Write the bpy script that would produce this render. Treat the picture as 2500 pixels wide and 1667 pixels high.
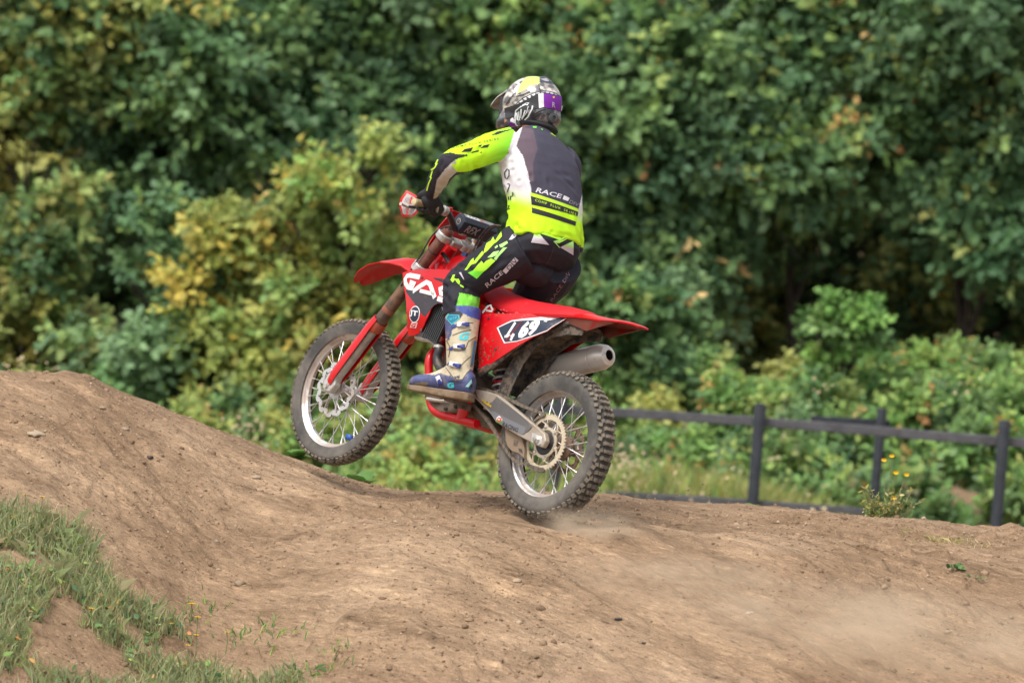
import bpy, bmesh, math, random
import numpy as np
from mathutils import Vector, Matrix
from mathutils.bvhtree import BVHTree

for _o in list(bpy.data.objects):
    bpy.data.objects.remove(_o, do_unlink=True)
scene = bpy.context.scene
COL = scene.collection
random.seed(7)
RNG = np.random.default_rng(7)

# ------------------------------------------------------------------ camera
cam_data = bpy.data.cameras.new('camera')
cam_data.sensor_width = 36.0
cam_data.lens = 189.36
cam_data.clip_start = 0.5
cam_data.clip_end = 2000.0
cam_data.dof.use_dof = True
cam_data.dof.focus_distance = 24.3
cam_data.dof.aperture_fstop = 3.0
camera = bpy.data.objects.new('camera', cam_data)
COL.objects.link(camera)
camera.matrix_world = Matrix.Translation((0, 0, 2.0335)) @ Matrix(((0.99619, -0.08716, -0.00000), (0.00456, 0.05214, -0.99863), (0.08704, 0.99483, 0.05234))).to_4x4()
scene.camera = camera

# ------------------------------------------------------------------ light
SUN_EL, SUN_AZ = math.radians(60), math.radians(222)     # azimuth clockwise from +Y (north)
world = bpy.data.worlds.new('World')
scene.world = world
world.use_nodes = True
wn = world.node_tree
bg = wn.nodes['Background']
sky = wn.nodes.new('ShaderNodeTexSky')
sky.sky_type = 'NISHITA'
sky.sun_disc = False
sky.sun_elevation = SUN_EL
sky.sun_rotation = SUN_AZ
sky.air_density = 1.0
sky.dust_density = 4.0
sky.ozone_density = 1.0
hs = wn.nodes.new('ShaderNodeHueSaturation')             # cloud cover: the sky's light is nearly neutral
hs.inputs['Saturation'].default_value = 0.28
wn.links.new(sky.outputs[0], hs.inputs['Color'])
wn.links.new(hs.outputs[0], bg.inputs[0])
bg.inputs[1].default_value = 0.15
sun_data = bpy.data.lights.new('sun', 'SUN')
sun_data.energy = 1.3
sun_data.angle = math.radians(20)
sun_data.color = (1.0, 0.95, 0.87)
sun = bpy.data.objects.new('sun', sun_data)
COL.objects.link(sun)
sd = Vector((math.sin(SUN_AZ) * math.cos(SUN_EL), math.cos(SUN_AZ) * math.cos(SUN_EL), math.sin(SUN_EL)))
sun.rotation_euler = sd.to_track_quat('Z', 'Y').to_euler()
vs = scene.view_settings
vs.view_transform = 'Standard'
vs.look = 'None'
vs.gamma = 1.0
vs.exposure = 0.6
scene.cycles.use_denoising = True
scene.cycles.max_bounces = 6
scene.cycles.volume_bounces = 3
scene.cycles.volume_step_rate = 2.0
scene.cycles.volume_max_steps = 64
scene.cycles.transparent_max_bounces = 6

# ------------------------------------------------------------------ helpers
def lin(r, g, b):
    return tuple(((c / 255 + .055) / 1.055) ** 2.4 if c > 10 else c / 255 / 12.92 for c in (r, g, b))

def tag(o, label=None, cat=None, group=None, kind=None):
    if label: o['label'] = label
    if cat: o['category'] = cat
    if group: o['group'] = group
    if kind: o['kind'] = kind
    return o

def empty(name, parent=None, loc=(0, 0, 0)):
    o = bpy.data.objects.new(name, None)
    COL.objects.link(o)
    o.parent = parent
    o.location = loc
    o.empty_display_size = .05
    return o

MATS = {}
def mat(name, color, rough=.5, metal=0.0, dirt=0.0, dirt_scale=9.0, dirt_col=(.23, .165, .11), bump=0.0, bump_scale=60.0,
        var=0.0, spec=.5, attr=None, coat=0.0, translucent=0.0, dirt_sharp=.16, fleck=0.0):
    if name in MATS: return MATS[name]
    m = bpy.data.materials.new(name)
    m.use_nodes = True
    nt = m.node_tree
    N, L = nt.nodes, nt.links
    b = N['Principled BSDF']
    b.inputs['Roughness'].default_value = rough
    b.inputs['Metallic'].default_value = metal
    b.inputs['Specular IOR Level'].default_value = spec
    b.inputs['Coat Weight'].default_value = coat
    tc = N.new('ShaderNodeTexCoord')
    if attr:
        a = N.new('ShaderNodeAttribute'); a.attribute_name = attr
        col = a.outputs['Color']
    else:
        rgb = N.new('ShaderNodeRGB'); rgb.outputs[0].default_value = (*color, 1)
        col = rgb.outputs[0]
    def noise(scale, detail=5, rough_=.6):
        n = N.new('ShaderNodeTexNoise'); n.inputs['Scale'].default_value = scale
        n.inputs['Detail'].default_value = detail; n.inputs['Roughness'].default_value = rough_
        L.new(tc.outputs['Object'], n.inputs['Vector']); return n
    def ramp(src, a, b_):
        r = N.new('ShaderNodeMapRange'); r.interpolation_type = 'SMOOTHSTEP'
        r.inputs['From Min'].default_value = a; r.inputs['From Max'].default_value = b_
        L.new(src, r.inputs['Value']); return r.outputs[0]
    def mix(fac, c1, c2, mode='MIX'):
        x = N.new('ShaderNodeMix'); x.data_type = 'RGBA'; x.blend_type = mode
        if isinstance(fac, (int, float)): x.inputs[0].default_value = fac
        else: L.new(fac, x.inputs[0])
        for i, c in ((6, c1), (7, c2)):
            if isinstance(c, tuple): x.inputs[i].default_value = (*c, 1)
            else: L.new(c, x.inputs[i])
        return x.outputs[2]
    if var:
        n = noise(14.0, 4)
        v = ramp(n.outputs[0], .3, .7)
        dark = mix(1.0, col, (1 - var, 1 - var, 1 - var), 'MULTIPLY')
        col = mix(v, dark, col)
    if dirt:
        n = noise(dirt_scale, 8, .68)
        f = ramp(n.outputs[0], .62 - .5 * dirt, .62 - .5 * dirt + dirt_sharp)
        mu = N.new('ShaderNodeMath'); mu.operation = 'MULTIPLY'; L.new(f, mu.inputs[0]); mu.inputs[1].default_value = .35 + .6 * dirt
        col = mix(mu.outputs[0], col, dirt_col)
        rr = N.new('ShaderNodeMapRange'); rr.inputs['To Min'].default_value = rough; rr.inputs['To Max'].default_value = .9
        L.new(mu.outputs[0], rr.inputs['Value']); L.new(rr.outputs[0], b.inputs['Roughness'])
    if fleck:
        n = noise(70.0, 3)
        f = ramp(n.outputs[0], .70 - .06 * fleck, .74)
        col = mix(f, col, dirt_col)
    if bump:
        n = noise(bump_scale, 5)
        bp = N.new('ShaderNodeBump'); bp.inputs['Strength'].default_value = bump; bp.inputs['Distance'].default_value = .004
        L.new(n.outputs[0], bp.inputs['Height']); L.new(bp.outputs[0], b.inputs['Normal'])
    L.new(col, b.inputs['Base Color'])
    if translucent:
        t = N.new('ShaderNodeBsdfTranslucent'); L.new(col, t.inputs['Color'])
        ms = N.new('ShaderNodeMixShader'); ms.inputs[0].default_value = translucent
        L.new(b.outputs[0], ms.inputs[1]); L.new(t.outputs[0], ms.inputs[2])
        L.new(ms.outputs[0], N['Material Output'].inputs['Surface'])
    MATS[name] = m
    return m

def mesh_obj(name, verts, faces, material, parent=None, smooth=True, autosmooth=None):
    me = bpy.data.meshes.new(name)
    me.from_pydata([tuple(v) for v in verts], [], [tuple(f) for f in faces])
    me.validate(); me.update()
    if smooth: me.shade_smooth()
    if autosmooth is not None: me.set_sharp_from_angle(angle=math.radians(autosmooth))
    if material: me.materials.append(material)
    o = bpy.data.objects.new(name, me)
    COL.objects.link(o); o.parent = parent
    return o

def bevel(o, w=.003, seg=2, ang=35):
    m = o.modifiers.new('edge', 'BEVEL'); m.width = w; m.segments = seg
    m.limit_method = 'ANGLE'; m.angle_limit = math.radians(ang)
    return o

class MB:
    """collects shapes; build() links them as one mesh object"""
    def __init__(self): self.v, self.f = [], []
    def add(self, vs, fs):
        k = len(self.v); self.v += [tuple(p) for p in vs]; self.f += [tuple(i + k for i in f) for f in fs]; return self
    def box(self, c, s, M=None):
        hx, hy, hz = s[0] / 2, s[1] / 2, s[2] / 2
        vs = [Vector((x, y, z)) for x in (-hx, hx) for y in (-hy, hy) for z in (-hz, hz)]
        if M is not None: vs = [M @ v for v in vs]
        return self.add([v + Vector(c) for v in vs], [(0, 1, 3, 2), (4, 6, 7, 5), (0, 4, 5, 1), (2, 3, 7, 6), (0, 2, 6, 4), (1, 5, 7, 3)])
    def tube(self, path, r, n=12, cap=True, flat=None, ref=(0, 1, .01)):
        P = [Vector(p) for p in path]; m = len(P)
        rs = r if isinstance(r, list) else [r] * m
        ref = Vector(ref); vs, fs = [], []
        for i, p in enumerate(P):
            t = (P[min(i + 1, m - 1)] - P[max(i - 1, 0)]).normalized()
            a = (ref - t * ref.dot(t))
            if a.length < 1e-4: a = Vector((1, 0, .3)) - t * t.dot(Vector((1, 0, .3)))
            a.normalize(); b = t.cross(a); ref = a
            ra, rb = rs[min(i, len(rs) - 1)] if isinstance(rs[min(i, len(rs) - 1)], (tuple, list)) else (rs[min(i, len(rs) - 1)],) * 2
            for k in range(n):
                th = 2 * math.pi * k / n
                vs.append(p + a * (math.cos(th) * ra) + b * (math.sin(th) * rb))
        for i in range(m - 1):
            for k in range(n):
                k2 = (k + 1) % n
                fs.append((i * n + k, i * n + k2, (i + 1) * n + k2, (i + 1) * n + k))
        if cap:
            fs.append(tuple(range(n))[::-1]); fs.append(tuple(range((m - 1) * n, m * n)))
        return self.add(vs, fs)
    def lathe(self, prof, c=(0, 0, 0), ax=(0, 1, 0), n=32, cap=True):
        """prof: (radius, height along ax)"""
        ax = Vector(ax).normalized(); c = Vector(c)
        a = ax.orthogonal().normalized(); b = ax.cross(a); vs, fs = [], []
        for r, h in prof:
            for k in range(n):
                th = 2 * math.pi * k / n
                vs.append(c + ax * h + a * (r * math.cos(th)) + b * (r * math.sin(th)))
        for i in range(len(prof) - 1):
            for k in range(n):
                k2 = (k + 1) % n
                fs.append((i * n + k, i * n + k2, (i + 1) * n + k2, (i + 1) * n + k))
        if cap:
            fs.append(tuple(range(n))[::-1]); m = len(prof) - 1; fs.append(tuple(range(m * n, m * n + n)))
        return self.add(vs, fs)
    def prism(self, outline, y0, y1):
        """outline in (x, z), extruded from y0 to y1 (numbers or functions of x, z)"""
        f0 = y0 if callable(y0) else (lambda x, z: y0); f1 = y1 if callable(y1) else (lambda x, z: y1)
        n = len(outline)
        vs = [(x, f0(x, z), z) for x, z in outline] + [(x, f1(x, z), z) for x, z in outline]
        fs = [tuple(range(n)), tuple(range(2 * n - 1, n - 1, -1))] + [(i, (i + 1) % n, n + (i + 1) % n, n + i) for i in range(n)]
        return self.add(vs, fs)
    def loft(self, secs, cap=True, closed=True):
        n = len(secs[0]); vs = [p for s in secs for p in s]; fs = []
        for i in range(len(secs) - 1):
            for k in range(n if closed else n - 1):
                k2 = (k + 1) % n
                fs.append((i * n + k, i * n + k2, (i + 1) * n + k2, (i + 1) * n + k))
        if cap and closed:
            fs.append(tuple(range(n))[::-1]); m = (len(secs) - 1) * n; fs.append(tuple(range(m, m + n)))
        return self.add(vs, fs)
    def build(self, name, material, parent=None, smooth=True, autosmooth=35, fix=True):
        o = mesh_obj(name, self.v, self.f, material, parent, smooth, None)
        if fix:
            bm = bmesh.new(); bm.from_mesh(o.data); bmesh.ops.recalc_face_normals(bm, faces=bm.faces); bm.to_mesh(o.data); bm.free()
        if autosmooth is not None and smooth: o.data.set_sharp_from_angle(angle=math.radians(autosmooth))
        return o

def smooth_path(pts, n=6):
    """Catmull-Rom through the points"""
    P = [Vector(p) for p in pts]; out = []
    for i in range(len(P) - 1):
        p0, p1, p2, p3 = P[max(i - 1, 0)], P[i], P[i + 1], P[min(i + 2, len(P) - 1)]
        for k in range(n):
            t = k / n
            out.append(.5 * ((2 * p1) + (p2 - p0) * t + (2 * p0 - 5 * p1 + 4 * p2 - p3) * t * t + (3 * p1 - p0 - 3 * p2 + p3) * t ** 3))
    out.append(P[-1]); return out

def cut_flat(outlines, step):
    """flat polygons (list of loops in u, v) cut into small faces -> verts (u, v), faces"""
    bm = bmesh.new()
    for lp in outlines:
        try: bm.faces.new([bm.verts.new((u, v, 0)) for u, v in lp])
        except ValueError: pass
    bmesh.ops.triangulate(bm, faces=bm.faces[:])
    for ax in (0, 1):
        c = [v.co[ax] for v in bm.verts]; a = math.floor(min(c) / step) * step; k = 1
        while a + k * step < max(c):
            no = Vector((1, 0, 0)) if ax == 0 else Vector((0, 1, 0))
            bmesh.ops.bisect_plane(bm, geom=bm.verts[:] + bm.edges[:] + bm.faces[:], plane_co=no * (a + k * step), plane_no=no, dist=1e-6)
            k += 1
    bm.verts.ensure_lookup_table(); bm.verts.index_update()
    vs = [(v.co.x, v.co.y) for v in bm.verts]; fs = [[v.index for v in f.verts] for f in bm.faces]
    bm.free(); return vs, fs

def text_flat(txt, shear=0.0, bold=0.0, spacing=1.0):
    """built-in letters as flat triangles in the unit box (u 0..1, v 0..1)"""
    cu = bpy.data.curves.new('lettering', 'FONT'); cu.body = txt; cu.shear = shear; cu.offset = bold; cu.space_character = spacing
    cu.resolution_u = 2
    o = bpy.data.objects.new('lettering', cu); COL.objects.link(o)
    dg = bpy.context.evaluated_depsgraph_get(); me = o.evaluated_get(dg).to_mesh()
    vs = [(v.co.x, v.co.y) for v in me.vertices]; fs = [list(p.vertices) for p in me.polygons]
    o.evaluated_get(dg).to_mesh_clear(); bpy.data.objects.remove(o, do_unlink=True)
    u0, u1 = min(v[0] for v in vs), max(v[0] for v in vs); v0, v1 = min(v[1] for v in vs), max(v[1] for v in vs)
    return [((u - u0) / (u1 - u0), (v - v0) / (v1 - v0)) for u, v in vs], fs

def quad_map(q, p):
    """unit square point -> quad (bottom-left, bottom-right, top-right, top-left)"""
    u, v = p
    return tuple((1 - u) * (1 - v) * q[0][i] + u * (1 - v) * q[1][i] + u * v * q[2][i] + (1 - u) * v * q[3][i] for i in (0, 1))

def letters_on(q, txt, **kw):
    vs, fs = text_flat(txt, **kw)
    vs = [quad_map(q, p) for p in vs]
    return [[vs[i] for i in f] for f in fs]

def panel(name, outline, yf, thick, material, parent, step=.02, inward=1):
    """curved plastic panel: outline in (x, z), y from yf, thickness towards the middle"""
    vs, fs = cut_flat([outline], step)
    edges = {}
    for f in fs:
        for i in range(len(f)):
            e = (f[i], f[(i + 1) % len(f)]); edges[e] = 1
    rim = [e for e in edges if (e[1], e[0]) not in edges]
    n = len(vs); s = 1 if inward > 0 else -1
    V = [(x, s * yf(x, z), z) for x, z in vs] + [(x, s * (yf(x, z) - thick), z) for x, z in vs]
    Fc = [tuple(f) for f in fs] + [tuple(i + n for i in f[::-1]) for f in fs] + [(a, a + n, b + n, b) for a, b in rim]
    m = MB(); m.add(V, Fc)
    return m.build(name, material, parent, autosmooth=40)

def side_decal(name, loops, yf, material, parent, off=.0015, step=.02, sign=1):
    """thin print lying on a panel"""
    vs, fs = cut_flat(loops, step)
    return mesh_obj(name, [(x, sign * (yf(x, z) + off), z) for x, z in vs], fs, material, parent)

class Skin:
    """a finished surface that prints are laid on along a fixed direction"""
    def __init__(self, o, n, u, v=(0, 0, 1)):
        me = o.data
        self.bvh = BVHTree.FromPolygons([p.co.copy() for p in me.vertices], [tuple(p.vertices) for p in me.polygons])
        self.n, self.u, self.v = Vector(n).normalized(), Vector(u).normalized(), Vector(v).normalized()
    def hit(self, a, b):
        o = self.u * a + self.v * b - self.n * 4.0
        return self.bvh.ray_cast(o, self.n)
    def lay(self, name, loops, material, parent, off=.002, step=.012, nearest=False):
        vs, fs = cut_flat(loops, step)
        P, ok = [], []
        for a, b in vs:
            loc, no, _, d = self.hit(a, b)
            if loc is None: P.append((0, 0, 0)); ok.append(False)
            else: P.append(loc + (no if no.dot(self.n) < 0 else -no) * off); ok.append(True)
        fs = [f for f in fs if all(ok[i] for i in f) and max((Vector(P[i]) - Vector(P[f[0]])).length for i in f) < .06]
        used = sorted({i for f in fs for i in f}); mp = {i: k for k, i in enumerate(used)}
        if not used: return None
        return mesh_obj(name, [P[i] for i in used], [[mp[i] for i in f] for f in fs], material, parent)

def in_poly(poly, X, Y):
    inside = np.zeros(len(X), bool); n = len(poly)
    for i in range(n):
        x1, y1 = poly[i]; x2, y2 = poly[(i + 1) % n]
        c = ((y1 > Y) != (y2 > Y)) & (X < (x2 - x1) * (Y - y1) / ((y2 - y1) if y2 != y1 else 1e-9) + x1)
        inside ^= c
    return inside

def set_colors(o, C, name='tint'):
    a = o.data.color_attributes.new(name, 'FLOAT_COLOR', 'POINT')
    a.data.foreach_set('color', np.hstack([C, np.ones((len(C), 1))]).astype(np.float32).ravel())

def coords(o):
    a = np.zeros(len(o.data.vertices) * 3); o.data.vertices.foreach_get('co', a); return a.reshape(-1, 3)
def normals(o):
    a = np.zeros(len(o.data.vertices) * 3); o.data.vertices.foreach_get('normal', a); return a.reshape(-1, 3)
def set_coords(o, P):
    o.data.vertices.foreach_set('co', P.ravel()); o.data.update()

def fuse(name, parts, voxel, material, parent, smooth_it=6):
    """several overlapping closed shapes -> one continuous surface"""
    m = MB()
    for p in parts: m.add(p.v, p.f)
    o = m.build(name, None, None)
    r = o.modifiers.new('r', 'REMESH'); r.mode = 'VOXEL'; r.voxel_size = voxel
    s = o.modifiers.new('s', 'SMOOTH'); s.factor = .5; s.iterations = smooth_it
    dg = bpy.context.evaluated_depsgraph_get(); dg.update()
    me = bpy.data.meshes.new_from_object(o.evaluated_get(dg)); me.name = name
    bpy.data.objects.remove(o, do_unlink=True)
    me.shade_smooth(); me.materials.clear()
    if material: me.materials.append(material)
    ob = bpy.data.objects.new(name, me); COL.objects.link(ob); ob.parent = parent
    return ob

# value noise on arrays
def _hash(i, j, k, s):
    h = (i.astype(np.int64) * 374761393 + j.astype(np.int64) * 668265263 + k.astype(np.int64) * 2147483647 + s * 1274126177) & 0xFFFFFFFF
    h = ((h ^ (h >> 13)) * 1274126177) & 0xFFFFFFFF
    return ((h ^ (h >> 16)) & 0xFFFF) / 65535.0
def vnoise(x, y, z=None, s=0):
    if z is None: z = np.zeros_like(x)
    i, j, k = np.floor(x), np.floor(y), np.floor(z)
    fx, fy, fz = x - i, y - j, z - k
    fx, fy, fz = (t * t * (3 - 2 * t) for t in (fx, fy, fz))
    r = 0
    for a in (0, 1):
        for b in (0, 1):
            for c in (0, 1):
                w = (fx if a else 1 - fx) * (fy if b else 1 - fy) * (fz if c else 1 - fz)
                r = r + w * _hash(i + a, j + b, k + c, s)
    return r * 2 - 1
def fbm(x, y, z=None, o=4, s=0, g=.5):
    r, a = 0, 1.0
    for q in range(o):
        f = 2.03 ** q
        r = r + a * vnoise(x * f, y * f, None if z is None else z * f, s + q * 17); a *= g
    return r
def sstep(a, b, x):
    t = np.clip((x - a) / (b - a), 0, 1); return t * t * (3 - 2 * t)

# ------------------------------------------------------------------ ground
CREST_Y = 25.7
crest_pts = [(-4.215, 0.58), (-3.221, 0.431), (-2.723, 0.356), (-2.427, 0.341), (-2.367, 0.35), (-2.251, 0.331), (-2.122, 0.36), (-1.998, 0.351), (-1.849, 0.285), (-1.639, 0.231), (-1.387, 0.154), (-1.178, 0.096), (-0.966, 0.032), (-0.756, -0.027), (-0.623, -0.066), (-0.504, -0.076), (-0.328, -0.066), (-0.035, -0.042), (0.161, -0.033), (0.529, -0.015), (0.79, -0.019), (1.078, -0.008), (1.316, 0.007), (1.557, 0.001), (1.799, -0.002), (2.038, 0.011), (2.135, 0.006), (2.279, -0.003), (2.395, 0.007), (2.449, 0.035), (2.517, 0.018), (2.91, 0.032), (3.891, 0.05), (5.463, 0.069)]
CX = np.array([p[0] for p in crest_pts]); CZ = np.array([p[1] for p in crest_pts])
def ground_base(x, y):
    c = np.interp(x, CX, CZ)
    cs = (np.interp(x - .12, CX, CZ) + np.interp(x + .12, CX, CZ) + c) / 3
    d = CREST_Y - y                                   # metres towards the camera from the crest
    side = sstep(-.25, -1.3, x)                       # 1 on the ramp at the left
    d0 = 2.05 * (1 - side) + .55 * side
    k = .34 + .02 * side
    e = d - d0
    sm = .05 + .2 * side
    drop = k * (np.sqrt(e * e + sm) + e) / 2 - k * (np.sqrt(d0 * d0 + sm) - d0) / 2
    drop = np.where(d > 4.5, drop + (d - 4.5) * .05, drop)
    z = np.where(np.abs(d) < .3, c, cs) - drop
    # the near-wheel strip is level with the wheel's foot
    back = np.clip(-d, 0, None)
    z = np.where(d < 0, cs - (np.sqrt(back * back + .01) - .1) * .75, z)
    return np.maximum(z, -1.3 + .02 * np.abs(x)) if np.ndim(z) else max(float(z), -1.3)
_bx, _by = .185, 23.884
FIX = -float(ground_base(np.array([_bx]), np.array([_by]))[0])       # the wheel's foot stands at z = 0
def ground_z(x, y):
    x = np.asarray(x, float); y = np.asarray(y, float)
    d = CREST_Y - y
    z = ground_base(x, y) + FIX * np.exp(-((x - _bx) / 1.4) ** 2 - ((y - _by) / 1.6) ** 2) 
    near = sstep(-.5, .1, d) * (1 - .6 * np.exp(-(d / .35) ** 2))
    # ruts run along the riding line, lumps everywhere
    a, b = x * -.66 + y * .75, x * .75 + y * .66
    rut = fbm(a * .5, b * 3.6, s=3, o=3) * .016
    lump = fbm(x * 1.6, y * 1.6, s=5, o=3) * .014
    fine = fbm(a * 5, b * 14, s=11, o=4, g=.6) * .011
    patch = sstep(-.2, .5, vnoise(x * 1.1, y * 1.4, s=77))
    clod = np.maximum(0, fbm(a * 7, b * 18, s=21, o=3) - .35) * .05 * patch
    clod2 = np.maximum(0, vnoise(a * 24, b * 42, s=31) - .35) * .016 * (.3 + patch)
    foot = 1 - .85 * np.exp(-((x - _bx) ** 2 + (y - _by) ** 2) / .16)
    groove = -.035 * np.exp(-((b - (_bx * .75 + _by * .66)) / .055) ** 2) * sstep(.12, -.05, a - (_bx * -.66 + _by * .75)) * sstep(-1.6, -.3, a - (_bx * -.66 + _by * .75))
    ledge = -.05 * np.exp(-((d - (1.05 + .5 * sstep(-2, 0, x))) / .16) ** 2) * sstep(.1, -.9, x)
    wob = b + .06 * vnoise(a * 1.3, b * .5, s=71)
    track = -.016 * np.maximum(0, vnoise(wob * 5.0, a * .25, s=72) - .1) - .006 * np.maximum(0, np.sin(wob * 42 + 3 * vnoise(a * .6, b, s=73))) * sstep(.1, .5, vnoise(b * 1.6, a * .3, s=74))
    return z + (track * 1.6 + rut + lump + fine + clod + clod2) * foot * near + ledge + groove
gx = np.concatenate([np.linspace(-60, -6, 22), np.linspace(-5.7, -2.75, 60), np.arange(-2.7, 2.9, .0125), np.linspace(2.95, 6, 60), np.linspace(6.5, 60, 22)])
gy = np.concatenate([np.linspace(-6, 17, 20), np.linspace(17.3, 21.1, 60), np.arange(21.12, 26.3, .016), np.linspace(26.35, 30, 40), np.linspace(30.5, 60, 40), np.linspace(70, 900, 12)])
GX, GY = np.meshgrid(gx, gy)
GZ = ground_z(GX.ravel(), GY.ravel())
nx, ny = len(gx), len(gy)
ii = (np.arange(ny - 1)[:, None] * nx + np.arange(nx - 1)[None, :]).ravel()
GF = np.stack([ii, ii + 1, ii + nx + 1, ii + nx], 1)
me = bpy.data.meshes.new('dirt_ground')
me.from_pydata(np.stack([GX.ravel(), GY.ravel(), GZ], 1).tolist(), [], GF.tolist())
me.shade_smooth()
ground = bpy.data.objects.new('dirt_ground', me); COL.objects.link(ground)
tag(ground, 'brown dirt ramp of a motocross track falling towards the viewer', kind='structure')

def soil_material():
    m = bpy.data.materials.new('soil'); m.use_nodes = True
    nt = m.node_tree; N, L = nt.nodes, nt.links; b = N['Principled BSDF']
    b.inputs['Roughness'].default_value = .95; b.inputs['Specular IOR Level'].default_value = .12
    tc = N.new('ShaderNodeTexCoord')
    mp = N.new('ShaderNodeMapping'); mp.inputs['Scale'].default_value = (1, .20, 1)
    mr = N.new('ShaderNodeMapping'); mr.inputs['Rotation'].default_value = (0, 0, math.radians(-48))
    L.new(tc.outputs['Object'], mr.inputs['Vector']); L.new(mr.outputs[0], mp.inputs['Vector'])
    def noise(vec, sc, det=6, ro=.6):
        n = N.new('ShaderNodeTexNoise'); n.inputs['Scale'].default_value = sc; n.inputs['Detail'].default_value = det; n.inputs['Roughness'].default_value = ro
        L.new(vec, n.inputs['Vector']); return n.outputs[0]
    def ramp(src, stops):
        r = N.new('ShaderNodeValToRGB'); e = r.color_ramp.elements
        e[0].position, e[0].color = stops[0][0], (*stops[0][1], 1); e[1].position, e[1].color = stops[-1][0], (*stops[-1][1], 1)
        for p, c in stops[1:-1]:
            q = e.new(p); q.color = (*c, 1)
        L.new(src, r.inputs[0]); return r.outputs[0]
    def mix(f, a, c, mode='MIX'):
        x = N.new('ShaderNodeMix'); x.data_type = 'RGBA'; x.blend_type = mode
        if isinstance(f, float): x.inputs[0].default_value = f
        else: L.new(f, x.inputs[0])
        L.new(a, x.inputs[6]); L.new(c, x.inputs[7]); return x.outputs[2]
    big = ramp(noise(tc.outputs['Object'], .9, 4), [(.3, (.230, .150, .093)), (.5, (.295, .200, .127)), (.7, (.37, .262, .173))])
    mid = ramp(noise(mp.outputs[0], 9, 9, .72), [(.27, (.42, .39, .37)), (.45, (.92, .91, .90)), (.58, (1.1, 1.1, 1.09)), (.74, (1.5, 1.5, 1.46))])
    fine = ramp(noise(mp.outputs[0], 70, 5, .7), [(.30, (.38, .36, .34)), (.43, (.92, .91, .9)), (.56, (1.05, 1.05, 1.04)), (.70, (1.55, 1.53, 1.48))])
    grit = ramp(noise(tc.outputs['Object'], 150, 2, .5), [(.28, (.45, .43, .41)), (.40, (1, 1, 1)), (.66, (1, 1, 1)), (.74, (1.6, 1.6, 1.55))])
    pale = ramp(noise(mp.outputs[0], 5.5, 5, .6), [(.50, (.95, .95, .95)), (.60, (1.0, 1.0, 1.0)), (.68, (1.28, 1.27, 1.24))])
    big = mix(1.0, big, pale, 'MULTIPLY')
    col = mix(1.0, mix(1.0, mix(1.0, big, mid, 'MULTIPLY'), fine, 'MULTIPLY'), grit, 'MULTIPLY')
    L.new(col, b.inputs['Base Color'])
    bp = N.new('ShaderNodeBump'); bp.inputs['Strength'].default_value = .8; bp.inputs['Distance'].default_value = .014
    L.new(noise(mp.outputs[0], 40, 8, .75), bp.inputs['Height']); L.new(bp.outputs[0], b.inputs['Normal'])
    return m
ground.data.materials.append(soil_material())

# ------------------------------------------------------------------ materials of the motorcycle
DUST = (.30, .215, .145)
RED = mat('red_plastic', lin(205, 6, 20), .32, dirt=.10, dirt_scale=7, dirt_col=(.36, .10, .07), var=.08, coat=.15)
RED_DIRTY = mat('muddy_red_plastic', lin(205, 8, 22), .34, dirt=.14, dirt_scale=17, dirt_col=(.34, .16, .11), fleck=.9, coat=.15)
FENDER_RED = mat('dusty_red_plastic', lin(190, 14, 22), .45, dirt=.34, dirt_scale=5, dirt_col=(.33, .15, .10))
MUD_RED = mat('mud_splashed_red', lin(150, 18, 22), .6, dirt=.55, dirt_scale=18, dirt_col=(.15, .085, .055), bump=.5)
SEATC = mat('red_seat_cover', lin(205, 12, 28), .62, bump=.25, bump_scale=240, var=.06, dirt=.06, dirt_col=(.4, .2, .18))
BLACK = mat('black_plastic', (.022, .022, .024), .5, dirt=.22, dirt_scale=14)
MUD = mat('mud_caked_plastic', (.035, .034, .034), .7, dirt=.36, dirt_scale=30, dirt_col=(.22, .155, .105), dirt_sharp=.12, bump=.9, bump_scale=70)
RUBBER = mat('dusty_rubber', (.045, .044, .043), .85, dirt=.60, dirt_scale=5, dirt_col=(.22, .195, .165), dirt_sharp=.4, bump=.2)
RUBBER2 = mat('dusty_tread', (.045, .044, .043), .9, dirt=.66, dirt_scale=9, dirt_col=(.27, .225, .17), dirt_sharp=.3, bump=.4)
RIMM = mat('worn_rim_alloy', (.72, .71, .70), .34, metal=.75, dirt=.42, dirt_scale=6, dirt_col=(.36, .24, .16))
STEEL = mat('spoke_steel', (.62, .61, .60), .4, metal=.6, dirt=.3, dirt_scale=20, dirt_col=(.33, .25, .18))
SILVER = mat('cast_alloy', (.60, .585, .56), .42, metal=.6, dirt=.32, dirt_scale=12, dirt_col=(.34, .27, .2))
FORK_BR = mat('bronze_fork_tube', lin(122, 78, 66), .42, metal=.35, dirt=.25, dirt_scale=9, dirt_col=(.30, .19, .14))
FORK_LO = mat('dark_fork_tube', lin(88, 76, 70), .38, metal=.45, dirt=.4, dirt_scale=10, dirt_col=(.34, .17, .09))
CHROME = mat('fork_leg_alloy', (.50, .485, .47), .36, metal=.6, dirt=.3, dirt_scale=8, dirt_col=(.34, .26, .19))
ARM = mat('worn_swingarm_edge', lin(176, 164, 150), .5, metal=.35, dirt=.3, dirt_scale=9, dirt_col=(.30, .24, .18))
ARM_DK = mat('grey_swingarm_print', lin(92, 90, 90), .5, dirt=.25, dirt_scale=12, dirt_col=(.26, .2, .15))
GOLD = mat('worn_sprocket', lin(206, 192, 166), .42, metal=.35, dirt=.25, dirt_scale=14, dirt_col=(.36, .26, .17))
DARKM = mat('dark_metal', (.05, .05, .055), .45, metal=.5, dirt=.3, dirt_scale=16)
CHAINM = mat('dusty_chain', (.13, .115, .10), .55, metal=.5, dirt=.5, dirt_scale=40, dirt_col=(.26, .2, .14))
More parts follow.
